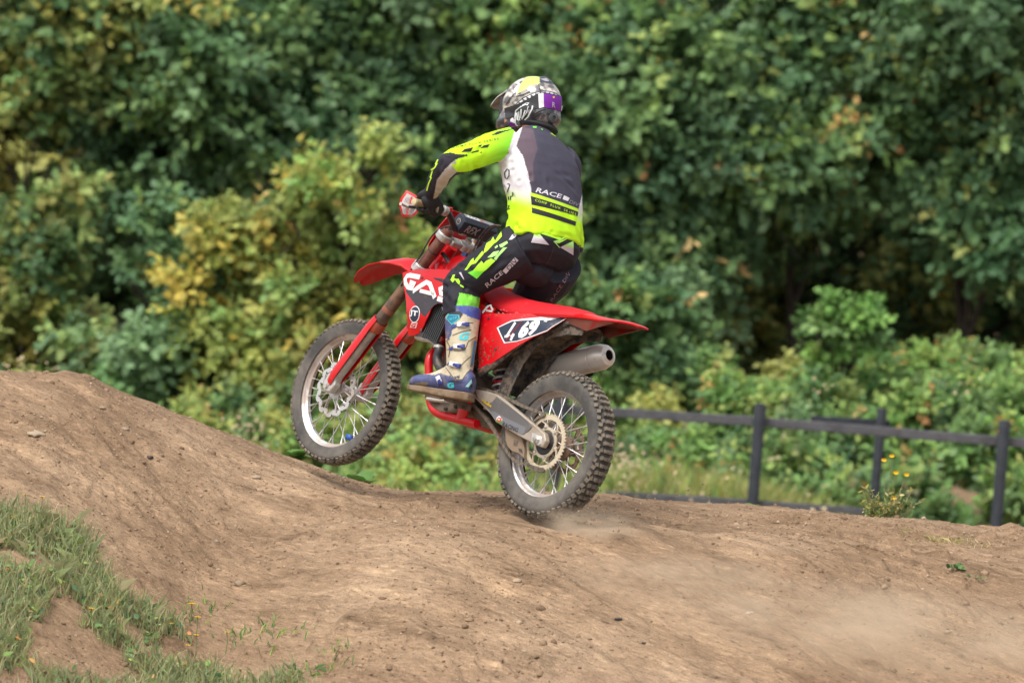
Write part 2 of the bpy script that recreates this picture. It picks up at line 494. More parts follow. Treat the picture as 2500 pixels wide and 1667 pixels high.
TITAN = mat('titanium_muffler', lin(212, 204, 196), .32, metal=.35, dirt=.08, dirt_scale=13, dirt_col=(.34, .25, .18), fleck=.6)
MUDM = mat('muddy_hub', (.22, .18, .15), .5, metal=.4, dirt=.6, dirt_scale=14, dirt_col=(.26, .16, .10))
WHITE = mat('white_print', lin(232, 230, 230), .45, dirt=.06, dirt_scale=14, dirt_col=(.5, .35, .3))
NAVY = mat('navy_print', lin(42, 52, 72), .4, dirt=.14, dirt_scale=14, dirt_col=(.4, .3, .24))
CHARC = mat('charcoal_print', lin(62, 58, 64), .4, var=.2, dirt=.12, dirt_col=(.3, .1, .1))
GRIPM = mat('dusty_grip', lin(150, 132, 100), .8, dirt=.3, dirt_scale=20)
YEL = mat('yellow_print', lin(228, 190, 20), .5)
GRN = mat('green_print', lin(70, 140, 60), .5)
GREY = mat('grey_plastic', lin(96, 100, 104), .5, dirt=.1)

BIKE_M = Matrix(((-0.66246, -0.72382, 0.19293, 0.23520), (0.74605, -0.66072, 0.08284, 23.93013), (0.06751, 0.19882, 0.97771, 0.33321), (0.00000, 0.00000, 0.00000, 1.00000)))
bike = empty('motorcycle')
bike.matrix_world = BIKE_M
tag(bike, 'red motocross motorcycle with number 469, front wheel lifted off the dirt', 'motorcycle')
def _ss(a, b, x):
    t = min(1.0, max(0.0, (x - a) / (b - a)))
    return t * t * (3 - 2 * t)
def y_shroud(x, z):
    return .118 + .072 * _ss(.45, .82, x) - .03 * _ss(.95, 1.12, x) - .55 * max(0.0, z - .585) ** 1.2 - .04 * _ss(.42, .28, z)
def y_side(x, z):
    return .088 + .05 * _ss(-.02, .4, x) - .35 * max(0.0, z - .50) + .012 * _ss(.25, .40, z)
def y_swing(x, z):
    return .088 + .03 * _ss(.5, .1, x)


# ---- wheels
def make_wheel(name, c, R, w, rim_r, rim_w, nrow, spoke_mat, hub, ks=1.0):
    wh = empty(name, bike, c)
    # tyre carcass
    prof = []
    Rc = R - .014
    for k in range(21):
        t = math.pi * (k / 20) * 1.36 - math.pi * .18
        yy = -math.cos(t) * w / 2
        rr = (rim_r - .006) + (Rc - rim_r + .006) * (.5 + .5 * math.sin(t)) if t < 0 or t > math.pi else None
        hh = (Rc - (rim_r + .035))
        rr = (rim_r + .035) + hh * max(0, math.sin(t)) ** .8 if 0 <= t <= math.pi else (rim_r + .035) - .046 * abs(math.sin(t)) / math.sin(math.pi * .18)
        prof.append((rr, yy * (1 if 0 <= t <= math.pi else .98)))
    m = MB(); m.lathe(prof, n=96, cap=False)
    tyre = m.build('tyre', RUBBER, wh, autosmooth=60)
    # tread blocks, one mesh under the tyre
    m = MB()
    def block(a, phi, la, ly, h, twist=0.0):
        """a: angle round the wheel, phi: angle across the tread (0 = crown)"""
        yb = math.sin(phi) * (w / 2 - .004); rb = (rim_r + .035) + (Rc - rim_r - .035) * math.cos(phi) ** .8
        er = Vector((math.cos(a), 0, math.sin(a))); et = Vector((-math.sin(a), 0, math.cos(a))); ey = Vector((0, 1, 0))
        nrm = (er * math.cos(phi * .9) + ey * math.sin(phi * .9)).normalized(); cr = nrm.cross(et).normalized()
        base = er * rb + ey * yb
        t2 = (et * math.cos(twist) + cr * math.sin(twist)); c2 = nrm.cross(t2)
        vs = []
        for hh, sc in ((-.012, 1.12), (h, .88)):
            for sx, sy in ((-1, -1), (1, -1), (1, 1), (-1, 1)):
                vs.append(base + nrm * hh + t2 * (sx * la / 2 * sc) + c2 * (sy * ly / 2 * sc))
        m.add(vs, [(3, 2, 1, 0), (4, 5, 6, 7)] + [(i, (i + 1) % 4, 4 + (i + 1) % 4, 4 + i) for i in range(4)])
    for k in range(nrow):
        a = 2 * math.pi * k / nrow; b = a + math.pi / nrow
        if k % 2 == 0:
            block(a, .17, .017, .016, .014); block(a, -.17, .017, .016, .014); block(a, .62, .018, .017, .013, .3); block(a, -.62, .018, .017, .013, -.3)
        else:
            block(a, 0, .016, .022, .014); block(a, .40, .018, .017, .0135, .3); block(a, -.40, .018, .017, .0135, -.3)
        block(b, .95 if k % 2 else .84, .019, .019, .012, -.25); block(b, -.95 if k % 2 else -.84, .019, .019, .012, .25)
    tag(m.build('tread', RUBBER2, wh, smooth=False), kind='stuff')
    # rim
    rw = rim_w / 2
    m = MB()
    pr = [(rim_r, rw), (rim_r - .002, rw + .002), (rim_r - .013, rw - .001), (rim_r - .017, rw - .006), (rim_r - .020, rw * .55), (rim_r - .031, rw * .35),
          (rim_r - .033, 0), (rim_r - .031, -rw * .35), (rim_r - .020, -rw * .55), (rim_r - .017, -rw + .006), (rim_r - .013, -rw + .001), (rim_r - .002, -rw - .002), (rim_r, -rw),
          (rim_r - .004, -rw + .004), (rim_r - .010, 0), (rim_r - .004, rw - .004), (rim_r, rw)]
    m.lathe(pr, n=96, cap=False); m.build('rim', RIMM, wh, autosmooth=50)
    # hub
    m = MB(); m.lathe(hub, n=32); m.build('hub', MUDM if name == 'rear_wheel' else SILVER, wh, autosmooth=30)
    hr = max(r for r, _ in hub) - .004; hw = [h for r, h in hub if r > hr - .012]
    ya, yb = max(hw) - .004, min(hw) + .004
    for k in range(36):
        a = 2 * math.pi * (k + .5) / 36; s = 1 if k % 2 == 0 else -1
        off = .42 * (1 if (k // 2) % 2 == 0 else -1)
        p0 = Vector((hr * math.cos(a + off), ya if s > 0 else yb, hr * math.sin(a + off)))
        p1 = Vector(((rim_r - .03) * math.cos(a), s * .006, (rim_r - .03) * math.sin(a)))
        dd = (p1 - p0).normalized()
        q = MB(); q.tube([p0, p1 - dd * .024], .0021, 6).tube([p1 - dd * .026, p1], .0038, 6)
        q.build('spoke', spoke_mat, wh)
    return wh
rear = make_wheel('rear_wheel', (0, 0, 0), .340, .112, .2536, .062, 62, STEEL,
                  [(.012, .075), (.030, .075), (.032, .06), (.052, .056), (.052, .046), (.036, .040), (.034, -.02), (.036, -.034), (.058, -.040), (.058, -.052), (.034, -.058), (.030, -.075), (.012, -.075)])
FAX = (1.485, 0, -.015)
front = make_wheel('front_wheel', FAX, .347, .086, .2807, .050, 70, STEEL,
                   [(.012, .07), (.030, .07), (.034, .055), (.045, .050), (.045, .040), (.026, .030), (.024, -.03), (.040, -.036), (.040, -.046), (.026, -.055), (.012, -.07)])

def ring_plate(y0, y1, loops_out, loops_in, n):
    """flat ring between two radius functions"""
    m = MB(); vs = []
    for y in (y0, y1):
        for f in (loops_out, loops_in):
            for k in range(n):
                a = 2 * math.pi * k / n; r = f(a, k); vs.append((r * math.cos(a), y, r * math.sin(a)))
    fs = []
    for k in range(n):
        k2 = (k + 1) % n
        o0, i0, o1, i1 = k, n + k, 2 * n + k, 3 * n + k
        O0, I0, O1, I1 = k2, n + k2, 2 * n + k2, 3 * n + k2
        fs += [(o0, O0, I0, i0), (o1, i1, I1, O1), (o0, o1, O1, O0), (i0, I0, I1, i1)]
    m.add(vs, fs); return m
def brake_disc(parent, R, y, n_wave, material):
    m = ring_plate(y - .0018, y + .0018, lambda a, k: R + .0055 * math.cos(n_wave * a), lambda a, k: R - .024 + .006 * math.cos(n_wave * a), 144)
    for k in range(6):                                # carrier arms
        a = 2 * math.pi * k / 6
        for s in (-.14, .14):
            m.tube([(.038 * math.cos(a + s * 2.2), y, .038 * math.sin(a + s * 2.2)), ((R - .022) * math.cos(a - s), y, (R - .022) * math.sin(a - s))], (.0045, .0025), 6)
    q = ring_plate(y - .003, y + .003, lambda a, k: .047, lambda a, k: .028, 32); m.add(q.v, q.f)
    o = m.build('brake_disc', material, parent, autosmooth=30)
    m = MB()
    for k in range(n_wave * 2):
        a = 2 * math.pi * (k + .25) / (n_wave * 2); r = R - (.006 if k % 2 else .016)
        m.lathe([(.0042, -.0022), (.0042, .0022)], (r * math.cos(a), y, r * math.sin(a)), n=8)
    tag(m.build('disc_holes', DARKM, parent), kind='stuff')
    return o
brake_disc(front, .130, .062, 12, SILVER)
brake_disc(rear, .110, -.066, 10, MUDM)
tag(mesh_obj('rim_tag', *(lambda q: (q.v, q.f))(MB().box((-.130, .012, -.198), (.030, .022, .026))), mat('blue_tape', lin(50, 90, 170), .5), front), 'blue tag on the rim')

# sprocket with its arms, carrier and chain
def sprocket():
    y = .066; nt_ = 50
    tooth = lambda a, k: .1265 + .0045 * math.cos(nt_ * a)
    m = ring_plate(y - .003, y + .003, tooth, lambda a, k: .104, 300)
    q = ring_plate(y - .003, y + .003, lambda a, k: .0705, lambda a, k: .057, 48); m.add(q.v, q.f)
    for k in range(6):
        a = 2 * math.pi * k / 6 + .2
        for s in (-.2, .2):
            m.tube([(.068 * math.cos(a), y, .068 * math.sin(a)), (.087 * math.cos(a + s * .25), y, .087 * math.sin(a + s * .25)), (.107 * math.cos(a + s * 1.5), y, .107 * math.sin(a + s * 1.5))], (.006, .003), 6)
        m.lathe([(.012, -.003), (.012, .003)], (.072 * math.cos(a), y, .072 * math.sin(a)), n=12)
    m.build('sprocket', GOLD, rear, autosmooth=30)
    m = MB(); m.lathe([(.012, -.012), (.056, -.012), (.057, .0), (.052, .004), (.034, .005), (.030, .014), (.020, .016), (.012, .016)], (0, y, 0), n=40)
    m.build('hub_carrier', DARKM, rear, autosmooth=30)
    for k in range(6):
        a = 2 * math.pi * k / 6 + .2
        MB().lathe([(.0055, 0), (.0055, .004), (.003, .005)], (.072 * math.cos(a), y + .003, .072 * math.sin(a)), n=8).build('bolt', STEEL, rear)
sprocket()
axle = MB(); axle.lathe([(.010, -.14), (.010, .14)], n=16); axle.lathe([(.010, .118), (.019, .118), (.019, .128), (.015, .132), (.012, .132), (.010, .140)], n=6)
axle.build('rear_axle', SILVER, rear, autosmooth=25)
MB().lathe([(.011, -.135), (.011, .135)], (0, 0, 0), n=16).build('front_axle', SILVER, front, autosmooth=25)

# chain: links round the rear sprocket and forward to the engine
CH = [(0.601, 0.157), (0.551, 0.158), (0.466, 0.159), (0.379, 0.155), (0.29, 0.143), (0.201, 0.131), (0.116, 0.126), (0.04, 0.123)]
def links(pts):
    P = smooth_path([(x, .072, z) for x, z in pts], 8)
    d = [0]
    for a, b in zip(P, P[1:]): d.append(d[-1] + (b - a).length)
    out, s, i = [], 0.0, 0
    while s < d[-1]:
        while i < len(P) - 2 and d[i + 1] < s: i += 1
        t = (s - d[i]) / max(1e-6, d[i + 1] - d[i]); out.append(P[i].lerp(P[i + 1], t)); s += .0159
    return out
arc = [(.1275 * math.cos(a), .1275 * math.sin(a)) for a in np.linspace(math.radians(68), math.radians(-112), 16)]
low = [(.03, -.118), (.16, -.110), (.27, -.05)] + [(0.39, 0.021), (0.495, 0.068), (0.567, 0.098)]
pts = links(CH[:-1] + arc + low)
m = MB()
for i, (a, b) in enumerate(zip(pts, pts[1:])):
    t = (b - a).normalized(); up_ = Vector((0, 1, 0)).cross(t); M3 = Matrix((t, Vector((0, 1, 0)), up_)).transposed()
    for s in (-1, 1):
        m.box((a + b) / 2 + Vector((0, s * (.0062 if i % 2 else .0042), 0)), (.0205, .0018, .0135), M3)
    m.lathe([(.005, -.0045), (.005, .0045)], a, n=6)
m.build('chain', CHAINM, bike, smooth=False)

# ---- swingarm
SW_TOP = [(0.568, 0.151), (0.53, 0.15), (0.445, 0.154), (0.364, 0.151), (0.283, 0.132), (0.175, 0.102), (0.071, 0.07), (-0.033, 0.038)]
SW_BOT = [(-0.055, 0.007), (-0.044, -0.026), (-0.01, -0.024), (0.091, -0.01), (0.21, 0.01), (0.32, 0.031), (0.371, 0.058), (0.449, 0.086), (0.522, 0.112), (0.559, 0.118)]
arm = empty('swingarm', bike)
for s in (1, -1):
    o = MB().prism(SW_TOP + SW_BOT, lambda x, z: s * y_swing(x, z), lambda x, z: s * (y_swing(x, z) - .028)).build('arm_beam', ARM, arm, autosmooth=30)
    bevel(o, .006, 3)
side_decal('beam_print', [[(0.534, 0.141), (0.449, 0.144), (0.37, 0.143), (0.293, 0.123), (0.18, 0.093), (0.109, 0.071), (0.058, 0.053), (0.074, 0.027), (0.087, 0.019), (0.11, 0.014), (0.226, 0.033), (0.331, 0.054), (0.378, 0.071), (0.455, 0.099), (0.518, 0.123)]], y_swing, ARM_DK, arm, off=.0008)
side_decal('beam_panel', [[(0.391, 0.068), (0.349, 0.074), (0.229, 0.058), (0.097, 0.042), (0.091, 0.013), (0.106, 0.006), (0.206, 0.021), (0.322, 0.038), (0.361, 0.057)]], y_swing, mat('grey_beam_sticker', lin(112, 112, 116), .45, dirt=.15), arm, off=.0016)
side_decal('oil_lettering', letters_on([(0.455, 0.101), (0.379, 0.088), (0.377, 0.101), (0.457, 0.116)], 'Putoline', shear=.2, bold=.03), y_swing, YEL, arm, off=.0024)
side_decal('racing_lettering', letters_on([(0.259, 0.018), (0.137, 0.01), (0.137, 0.029), (0.26, 0.041)], 'RACING', shear=.15, bold=.02), y_swing, mat('black_print', (.02, .02, .025), .5), arm, off=.0024)
side_decal('team_badge', [[(0.312, 0.03), (0.267, 0.031), (0.271, 0.052), (0.302, 0.062), (0.315, 0.051)]], y_swing, WHITE, arm, off=.0022)
side_decal('team_badge_green', [[(0.312, 0.03), (0.267, 0.031), (0.269, 0.043), (0.312, 0.042)]], y_swing, GRN, arm, off=.0028)
side_decal('team_badge_lettering', letters_on([(0.304, 0.034), (0.268, 0.035), (0.274, 0.054), (0.311, 0.055)], 'CF', shear=.2, bold=.05), y_swing, mat('red_print', lin(215, 40, 40), .5), arm, off=.0034)
MB().box((.40, 0, .10), (.10, .15, .055)).build('arm_bridge', ARM, arm, autosmooth=30)
q = MB().prism([(.045, .026), (-.025, .020), (-.035, -.012), (-.02, -.022), (.03, -.018)], .122, .112).build('axle_block', SILVER, arm, autosmooth=30); bevel(q, .003)
# chain guide under the arm
q = MB().prism([(0.263, 0.018), (0.23, 0.009), (0.151, 0.001), (0.129, -0.012), (0.097, -0.057), (0.085, -0.094), (0.125, -0.079), (0.176, -0.077), (0.212, -0.061), (0.235, -0.037)], .058, .088).build('chain_guide', mat('dusty_guide', lin(132, 114, 94), .7, dirt=.3, dirt_scale=20), arm, autosmooth=30); bevel(q, .003)
for cpx in ((1.0, 0),):
    pass
q = MB().prism([(0.18, -0.025), (0.15, -0.025), (0.149, -0.048), (0.173, -0.05)], .0895, .0885).build('guide_slot', MUD, arm)
q = MB().prism([(0.138, -0.056), (0.112, -0.056), (0.099, -0.072), (0.124, -0.071)], .0895, .0885).build('guide_slot', MUD, arm)

# ---- shock
shock = empty('shock_absorber', bike)
ax0, ax1 = Vector((.500, .0, .30)), Vector((.437, .0, .115))
SHK = mat('silver_spring', lin(200, 198, 194), .35, metal=.3, dirt=.2)
dd = (ax1 - ax0).normalized(); e1 = dd.orthogonal().normalized(); e2 = dd.cross(e1)
helix = [ax0 + (ax1 - ax0) * (k / 96) + (e1 * math.cos(k * .38) + e2 * math.sin(k * .38)) * .034 for k in range(97)]
MB().tube(helix, .0062, 8).build('spring', SHK, shock)
MB().tube([ax0 - dd * .04, ax0 + (ax1 - ax0) * .45], .022, 16).build('damper_body', DARKM, shock)
MB().tube([ax0 + (ax1 - ax0) * .42, ax1], .010, 12).build('damper_rod', CHROME, shock)
MB().lathe([(.038, 0), (.038, .01), (.02, .014)], ax0 + (ax1 - ax0) * .48, dd, 20).build('spring_collar', mat('red_anodised', lin(180, 20, 40), .35, metal=.5), shock)

# ---- frame
frame = empty('frame', bike)
MB().tube(smooth_path([(1.075, 0, .74), (1.00, 0, .53), (.91, 0, .33), (.875, 0, .27)], 5), .024, 14).build('down_tube', RED, frame)
for s in (1, -1):
    MB().tube(smooth_path([(.905, .0, .33)] + [(x, s * .085, z) for x, z in [(0.884, 0.241), (0.853, 0.153), (0.8, 0.047), (0.758, 0.011), (0.698, -0.003), (0.621, -0.002), (0.552, -0.003), (0.451, 0)]], 6), .0195, 14).build('cradle_tube', RED, frame)
    MB().tube(smooth_path([(1.05, s * .04, .66), (.90, s * .10, .52), (.68, s * .115, .33), (.57, s * .11, .20), (.545, s * .10, .10), (.56, s * .09, .0)], 6), [(.018, .03)] * 31, 14).build('side_spar', RED, frame)
    MB().tube(smooth_path([(.56, s * .09, .42), (.30, s * .085, .49), (.02, s * .06, .55)], 5), .012, 10).build('subframe_tube', BLACK, frame)
    # mud-caked rail along the lower edge of the side panel
    rail = [(x, s * .125, z) for x, z in [(0.485, 0.227), (0.455, 0.251), (0.411, 0.286), (0.364, 0.334), (0.316, 0.381), (0.273, 0.418)]]
    MB().tube(smooth_path(rail, 5), [(.014, .026)] * 26, 12).build('lower_rail', MUD, frame)
MB().lathe([(.030, -.02), (.034, 0), (.034, .13), (.03, .15)], (1.125, 0, .63), (-.512, 0, .859), 20).build('steering_head', RED, frame)

# ---- engine
engine = empty('engine', bike)
ENG = mat('engine_case', lin(86, 78, 72), .55, metal=.4, dirt=.45, dirt_scale=16, dirt_col=(.24, .18, .13))
q = MB().prism([(.84, .06), (.82, .16), (.78, .22), (.66, .24), (.55, .22), (.52, .12), (.56, .03), (.70, .0), (.80, .02)], -.10, .10).build('crankcase', ENG, engine); bevel(q, .012, 3)
q = MB().prism([(.80, .20), (.88, .44), (.79, .50), (.66, .46), (.63, .22)], -.065, .065).build('cylinder', ENG, engine); bevel(q, .01, 3)
MB().lathe([(.075, 0), (.075, .018), (.06, .026), (.02, .028)], (.755, .10, .115), n=28).build('ignition_cover', ENG, engine)
MB().lathe([(.048, 0), (.048, .012), (.02, .014)], (.60, .10, .12), n=20).build('sprocket_cover', BLACK, engine)
HOSE = mat('black_hose', (.03, .03, .032), .4, dirt=.15)
MB().tube(smooth_path([(0.798, 0.14, 0.298), (0.775, 0.14, 0.276), (0.775, 0.14, 0.247), (0.76, 0.14, 0.22), (0.728, 0.14, 0.197), (0.693, 0.14, 0.186)], 6), .021, 14).build('coolant_hose', HOSE, engine)
MB().lathe([(.024, -.006), (.024, .006)], [(0.786, 0.14, 0.291)][0], (.2, 0, 1), 14).build('hose_clip', SILVER, engine)
MB().tube(smooth_path([(0.972, 0.12, 0.316), (0.934, 0.12, 0.31), (0.9, 0.12, 0.311), (0.87, 0.12, 0.313), (0.831, 0.12, 0.302)], 5), [.017, .017, .016, .016, .015] + [.014] * 16, 12).build('radiator_pipe', SILVER, engine)
for x_, z_, r_ in ((.66, .03, .009), (.60, .05, .009), (.70, .16, .009), (.78, .06, .009)):
    MB().lathe([(r_, 0), (r_, .02), (r_ * .5, .026)], (x_, .09, z_), n=14).build('engine_bolt', DARKM, engine)
# linkage and brake pedal clutter below the pivot
q = MB().prism([(0.572, 0.1), (0.511, 0.077), (0.419, 0.042), (0.38, 0.009), (0.398, -0.008), (0.448, -0.009), (0.529, 0.039), (0.595, 0.073)], -.05, .055).build('linkage', mat('linkage_alloy', lin(96, 84, 72), .6, metal=.3, dirt=.5, dirt_scale=18), engine); bevel(q, .008, 2)
for s in (1, -1):
    q = MB(); q.box((.515, s * .185, .068), (.058, .10, .018)); q.box((.515, s * .13, .06), (.03, .06, .03))
    for k in range(6): q.box((.492 + .0235 * (k % 3), s * (.155 + .055 * (k // 3)), .08), (.008, .012, .012))
    bevel(q.build('footpeg', ENG, bike, autosmooth=30), .003)
MB().tube([(.60, .13, .07), (.66, .15, .055), (.745, .155, .05)], .008, 10).build('gear_lever', SILVER, bike)
MB().tube([(.60, -.13, .06), (.70, -.15, .05), (.78, -.13, .06)], .008, 10).build('brake_pedal', SILVER, bike)

# ---- fork
T0, T1 = Vector((.985, 0, .815)), Vector((1.478, 0, -.008))
fd = (T1 - T0).normalized()
fwd = Vector((fd.z, 0, -fd.x)) * -1                     # forward of the fork leg
def along(t, y): return T0 + fd * t + Vector((0, y, 0))
fork = empty('front_fork', bike)
for s in (1, -1):
    y = s * .103
    MB().lathe([(.0, -.012), (.016, -.012), (.020, -.008), (.026, -.006), (.0275, 0), (.0275, .30)], along(0, y), fd, 24, cap=False).build('upper_tube', FORK_BR, fork, autosmooth=40)
    MB().lathe([(.0275, 0), (.0305, .02), (.0305, .26), (.033, .275), (.033, .30), (.024, .302)], along(.30, y), fd, 24, cap=False).build('lower_sleeve', FORK_LO, fork, autosmooth=40)
    MB().lathe([(.036, .555), (.036, .60), (.031, .61)], along(0, y), fd, 24, cap=False).build('guard_ring', mat('orange_seal', lin(196, 66, 40), .5, dirt=.35), fork, autosmooth=40)
    MB().lathe([(.024, .58), (.024, .90), (.026, .905), (.027, .93), (.020, .97), (.012, .98)], along(0, y), fd, 20).build('fork_leg', CHROME, fork, autosmooth=40)
    q = MB().prism([(1.44, .05), (1.50, .05), (1.52, .0), (1.50, -.04), (1.455, -.04), (1.43, .0)], y - .02, y + .02).build('axle_lug', SILVER, fork); bevel(q, .008, 3)
    # red guard: a curved shell in front of the leg
    secs = []
    for t_, wd, ff in ((.545, .040, .036), (.60, .044, .042), (.70, .042, .046), (.82, .040, .048), (.90, .036, .046), (.945, .026, .040), (.965, .012, .030)):
        sec = []
        for k in range(9):
            a = math.radians(-112 + 28 * k); sec.append(along(t_, y) + fwd * (math.cos(a) * ff) + Vector((0, math.sin(a) * wd, 0)))
        for k in range(8, -1, -1):
            a = math.radians(-112 + 28 * k); sec.append(along(t_, y) + fwd * (math.cos(a) * (ff - .004)) + Vector((0, math.sin(a) * (wd - .004), 0)))
        secs.append(sec)
    MB().loft(secs).build('fork_guard', RED_DIRTY, fork, autosmooth=40)
    for t_ in (.47,):
        MB().lathe([(.0309, 0), (.0309, .025)], along(t_, y), fd, 24, cap=False).build('tube_sticker', mat('fork_sticker', lin(150, 70, 48), .5, dirt=.4, dirt_scale=14), fork)
    MB().lathe([(.0285, .118), (.0288, .124)], along(0, y), fd, 16, cap=False).build('cable_tie', BLACK, fork)
    MB().lathe([(.012, .0), (.012, .01), (.0, .011)], along(-.018, y), -fd, 6).build('cap_nut', DARKM, fork)
for nm, t_, th in (('upper_clamp', .030, .034), ('lower_clamp', .225, .040)):
    q = MB()
    for s in (1, -1): q.lathe([(.041, -th / 2), (.041, th / 2)], along(t_, s * .103), fd, 24)
    c = along(t_, 0) - fwd * .028
    M3 = Matrix((fwd, Vector((0, 1, 0)), fd)).transposed()
    q.box(c, (.052, .17, th * .8), M3)
    q.lathe([(.03, -th * .6), (.03, th * .5)], c - fwd * .01, fd, 20)
    bevel(q.build(nm, SILVER, fork, autosmooth=35), .004)
MB().lathe([(.017, 0), (.017, .014), (.008, .016)], along(.0, 0) - fwd * .038, -fd, 6).build('stem_nut', SILVER, fork)
# brake line clipped to the left leg, bleed cable
MB().tube(smooth_path([(.93, .10, .86), (1.03, .135, .80), (1.09, .14, .66), (1.16, .135, .52)], 6), .0042, 8).build('brake_hose', BLACK, fork)
MB().tube(smooth_path([(1.031, 0.06, 0.714), (1.001, 0.06, 0.7), (0.972, 0.06, 0.682), (0.936, 0.06, 0.653)], 6), .010, 10).build('wiring_loom', BLACK, bike)
MB().tube(smooth_path([(0.734, 0.02, 0.9), (0.793, 0.02, 0.894), (0.835, 0.02, 0.866), (0.864, 0.02, 0.815), (0.875, 0.02, 0.767), (0.875, 0.02, 0.721)], 6), .0046, 8).build('clutch_cable', BLACK, bike)
MB().tube(smooth_path([(0.754, 0, 0.897), (0.801, 0, 0.893), (0.841, 0, 0.86), (0.867, 0, 0.81), (0.881, 0, 0.762), (0.883, 0, 0.72)], 6), .0046, 8).build('throttle_cable', BLACK, bike)
MB().box([(0.891, 0.05, 0.732)][0], (.03, .012, .02)).build('map_switch', mat('blue_switch', lin(40, 60, 100), .4), bike)

# ---- handlebar, controls
BAR = [(.905, .410, .889), (.906, .34, .894), (.903, .27, .897), (.897, .215, .890), (.912, .165, .862), (.933, .12, .838), (.942, .07, .833)]
bar = empty('handlebar', bike)
full = BAR + [(.943, 0, .833)] + [(x, -y, z) for x, y, z in BAR[::-1]]
MB().tube(smooth_path(full, 5), .0142, 14).build('bar_tube', mat('black_bar', (.025, .026, .03), .42, dirt=.12), bar)
for s in (1, -1):
    MB().tube([(BAR[0][0], s * .412, .889), (.906, s * .34, .894), (.9035, s * .285, .896)], [.0172, .0165, .0172], 16).build('grip', GRIPM, bar)
    MB().lathe([(.024, 0), (.024, .006), (.018, .008)], (.9035, s * .282, .896), (0, -s, 0), 18).build('grip_flange', GRIPM, bar)
    MB().lathe([(.0165, 0), (.0165, .012), (.006, .014)], (.905, s * .410, .889), (0, s, 0), 16).build('bar_end', mat('tan_bar_end', lin(196, 178, 140), .6, dirt=.3), bar)
    q = MB(); q.lathe([(.023, -.014), (.023, .014)], (.899, s * .235, .8935), (0, 1, .1), 18); q.box((.925, s * .24, .886), (.05, .03, .022)); bevel(q.build('lever_perch', SILVER, bar, autosmooth=35), .003)
    MB().tube(smooth_path([(.945, s * .25, .882), (.985, s * .29, .872), (.992, s * .36, .862), (.985, s * .425, .866)], 5), [.006] * 15 + [.008], 10).build('lever', SILVER, bar)
    q = MB().prism([(.93, .815), (.962, .815), (.962, .865), (.93, .865)], s * .065, s * .035).build('bar_mount', SILVER, bar); bevel(q, .005)
q = MB(); q.lathe([(.013, -.01), (.013, .012)], (.905, .20, .905), (0, .3, 1), 10).build('kill_button', mat('red_button', lin(190, 30, 30), .4), bar)
# bar pad
padc = Vector((.930, 0, .868)); q = MB()
def prot(x, y, z, a=math.radians(28)): return padc + Vector((x * math.cos(a) - z * math.sin(a), y, x * math.sin(a) + z * math.cos(a)))
secs = []
for y in (-.108, -.100, .100, .108):
    k = .86 if abs(y) > .105 else 1.0
    secs.append([prot(x * k, y, z * k) for x, z in ((.034, -.030), (.040, 0), (.034, .028), (.016, .040), (-.012, .040), (-.034, .026), (-.040, -.004), (-.034, -.032), (0, -.040))])
q.loft(secs); pad = q.build('bar_pad', mat('navy_pad', lin(44, 50, 62), .55, dirt=.1), bar, autosmooth=35)
q = MB().add([prot(x, y, z) for y in (.098, -.098) for x, z in ((-.0125, .0412), (.016, .0412), (.0348, .0287))], [(0, 1, 4, 3), (1, 2, 5, 4)]); q.build('pad_top_print', mat('grey_pad_print', lin(138, 138, 142), .5), bar, fix=False)
def pad_text(txt, c0, du, dv, material, bold=.03):
    vs, fs = text_flat(txt, shear=.25, bold=bold)
    c0, du, dv = Vector(c0) - padc, Vector(du), Vector(dv)
    mesh_obj('pad_lettering', [prot(*(c0 + du * u + dv * v)) for u, v in vs], fs, material, bar)
pad_text('RFX', padc + Vector((-.0415, .085, -.020)), (0, -.085, 0), (.001, 0, .038), mat('silver_print', lin(170, 168, 166), .4))
pad_text('X', padc + Vector((-.0415, -.006, -.020)), (0, -.030, 0), (.001, 0, .038), mat('orange_print', lin(196, 60, 44), .4))
pad_text('RACE', padc + Vector((-.010, .085, .0416)), (0, -.085, 0), (.022, 0, 0), WHITE)
pad_text('X', padc + Vector((-.010, -.004, .0416)), (0, -.022, 0), (.022, 0, 0), mat('red_print', lin(215, 40, 40), .5))
MB().lathe([(.014, 0), (.014, .0008)], padc + Vector((0, .108, .004)), n=20).build('pad_badge_ring', mat('silver_print', (.4, .4, .4)), bar)
MB().lathe([(.011, 0), (.011, .0008)], padc + Vector((0, .1092, .004)), n=20).build('pad_badge', BLACK, bar)

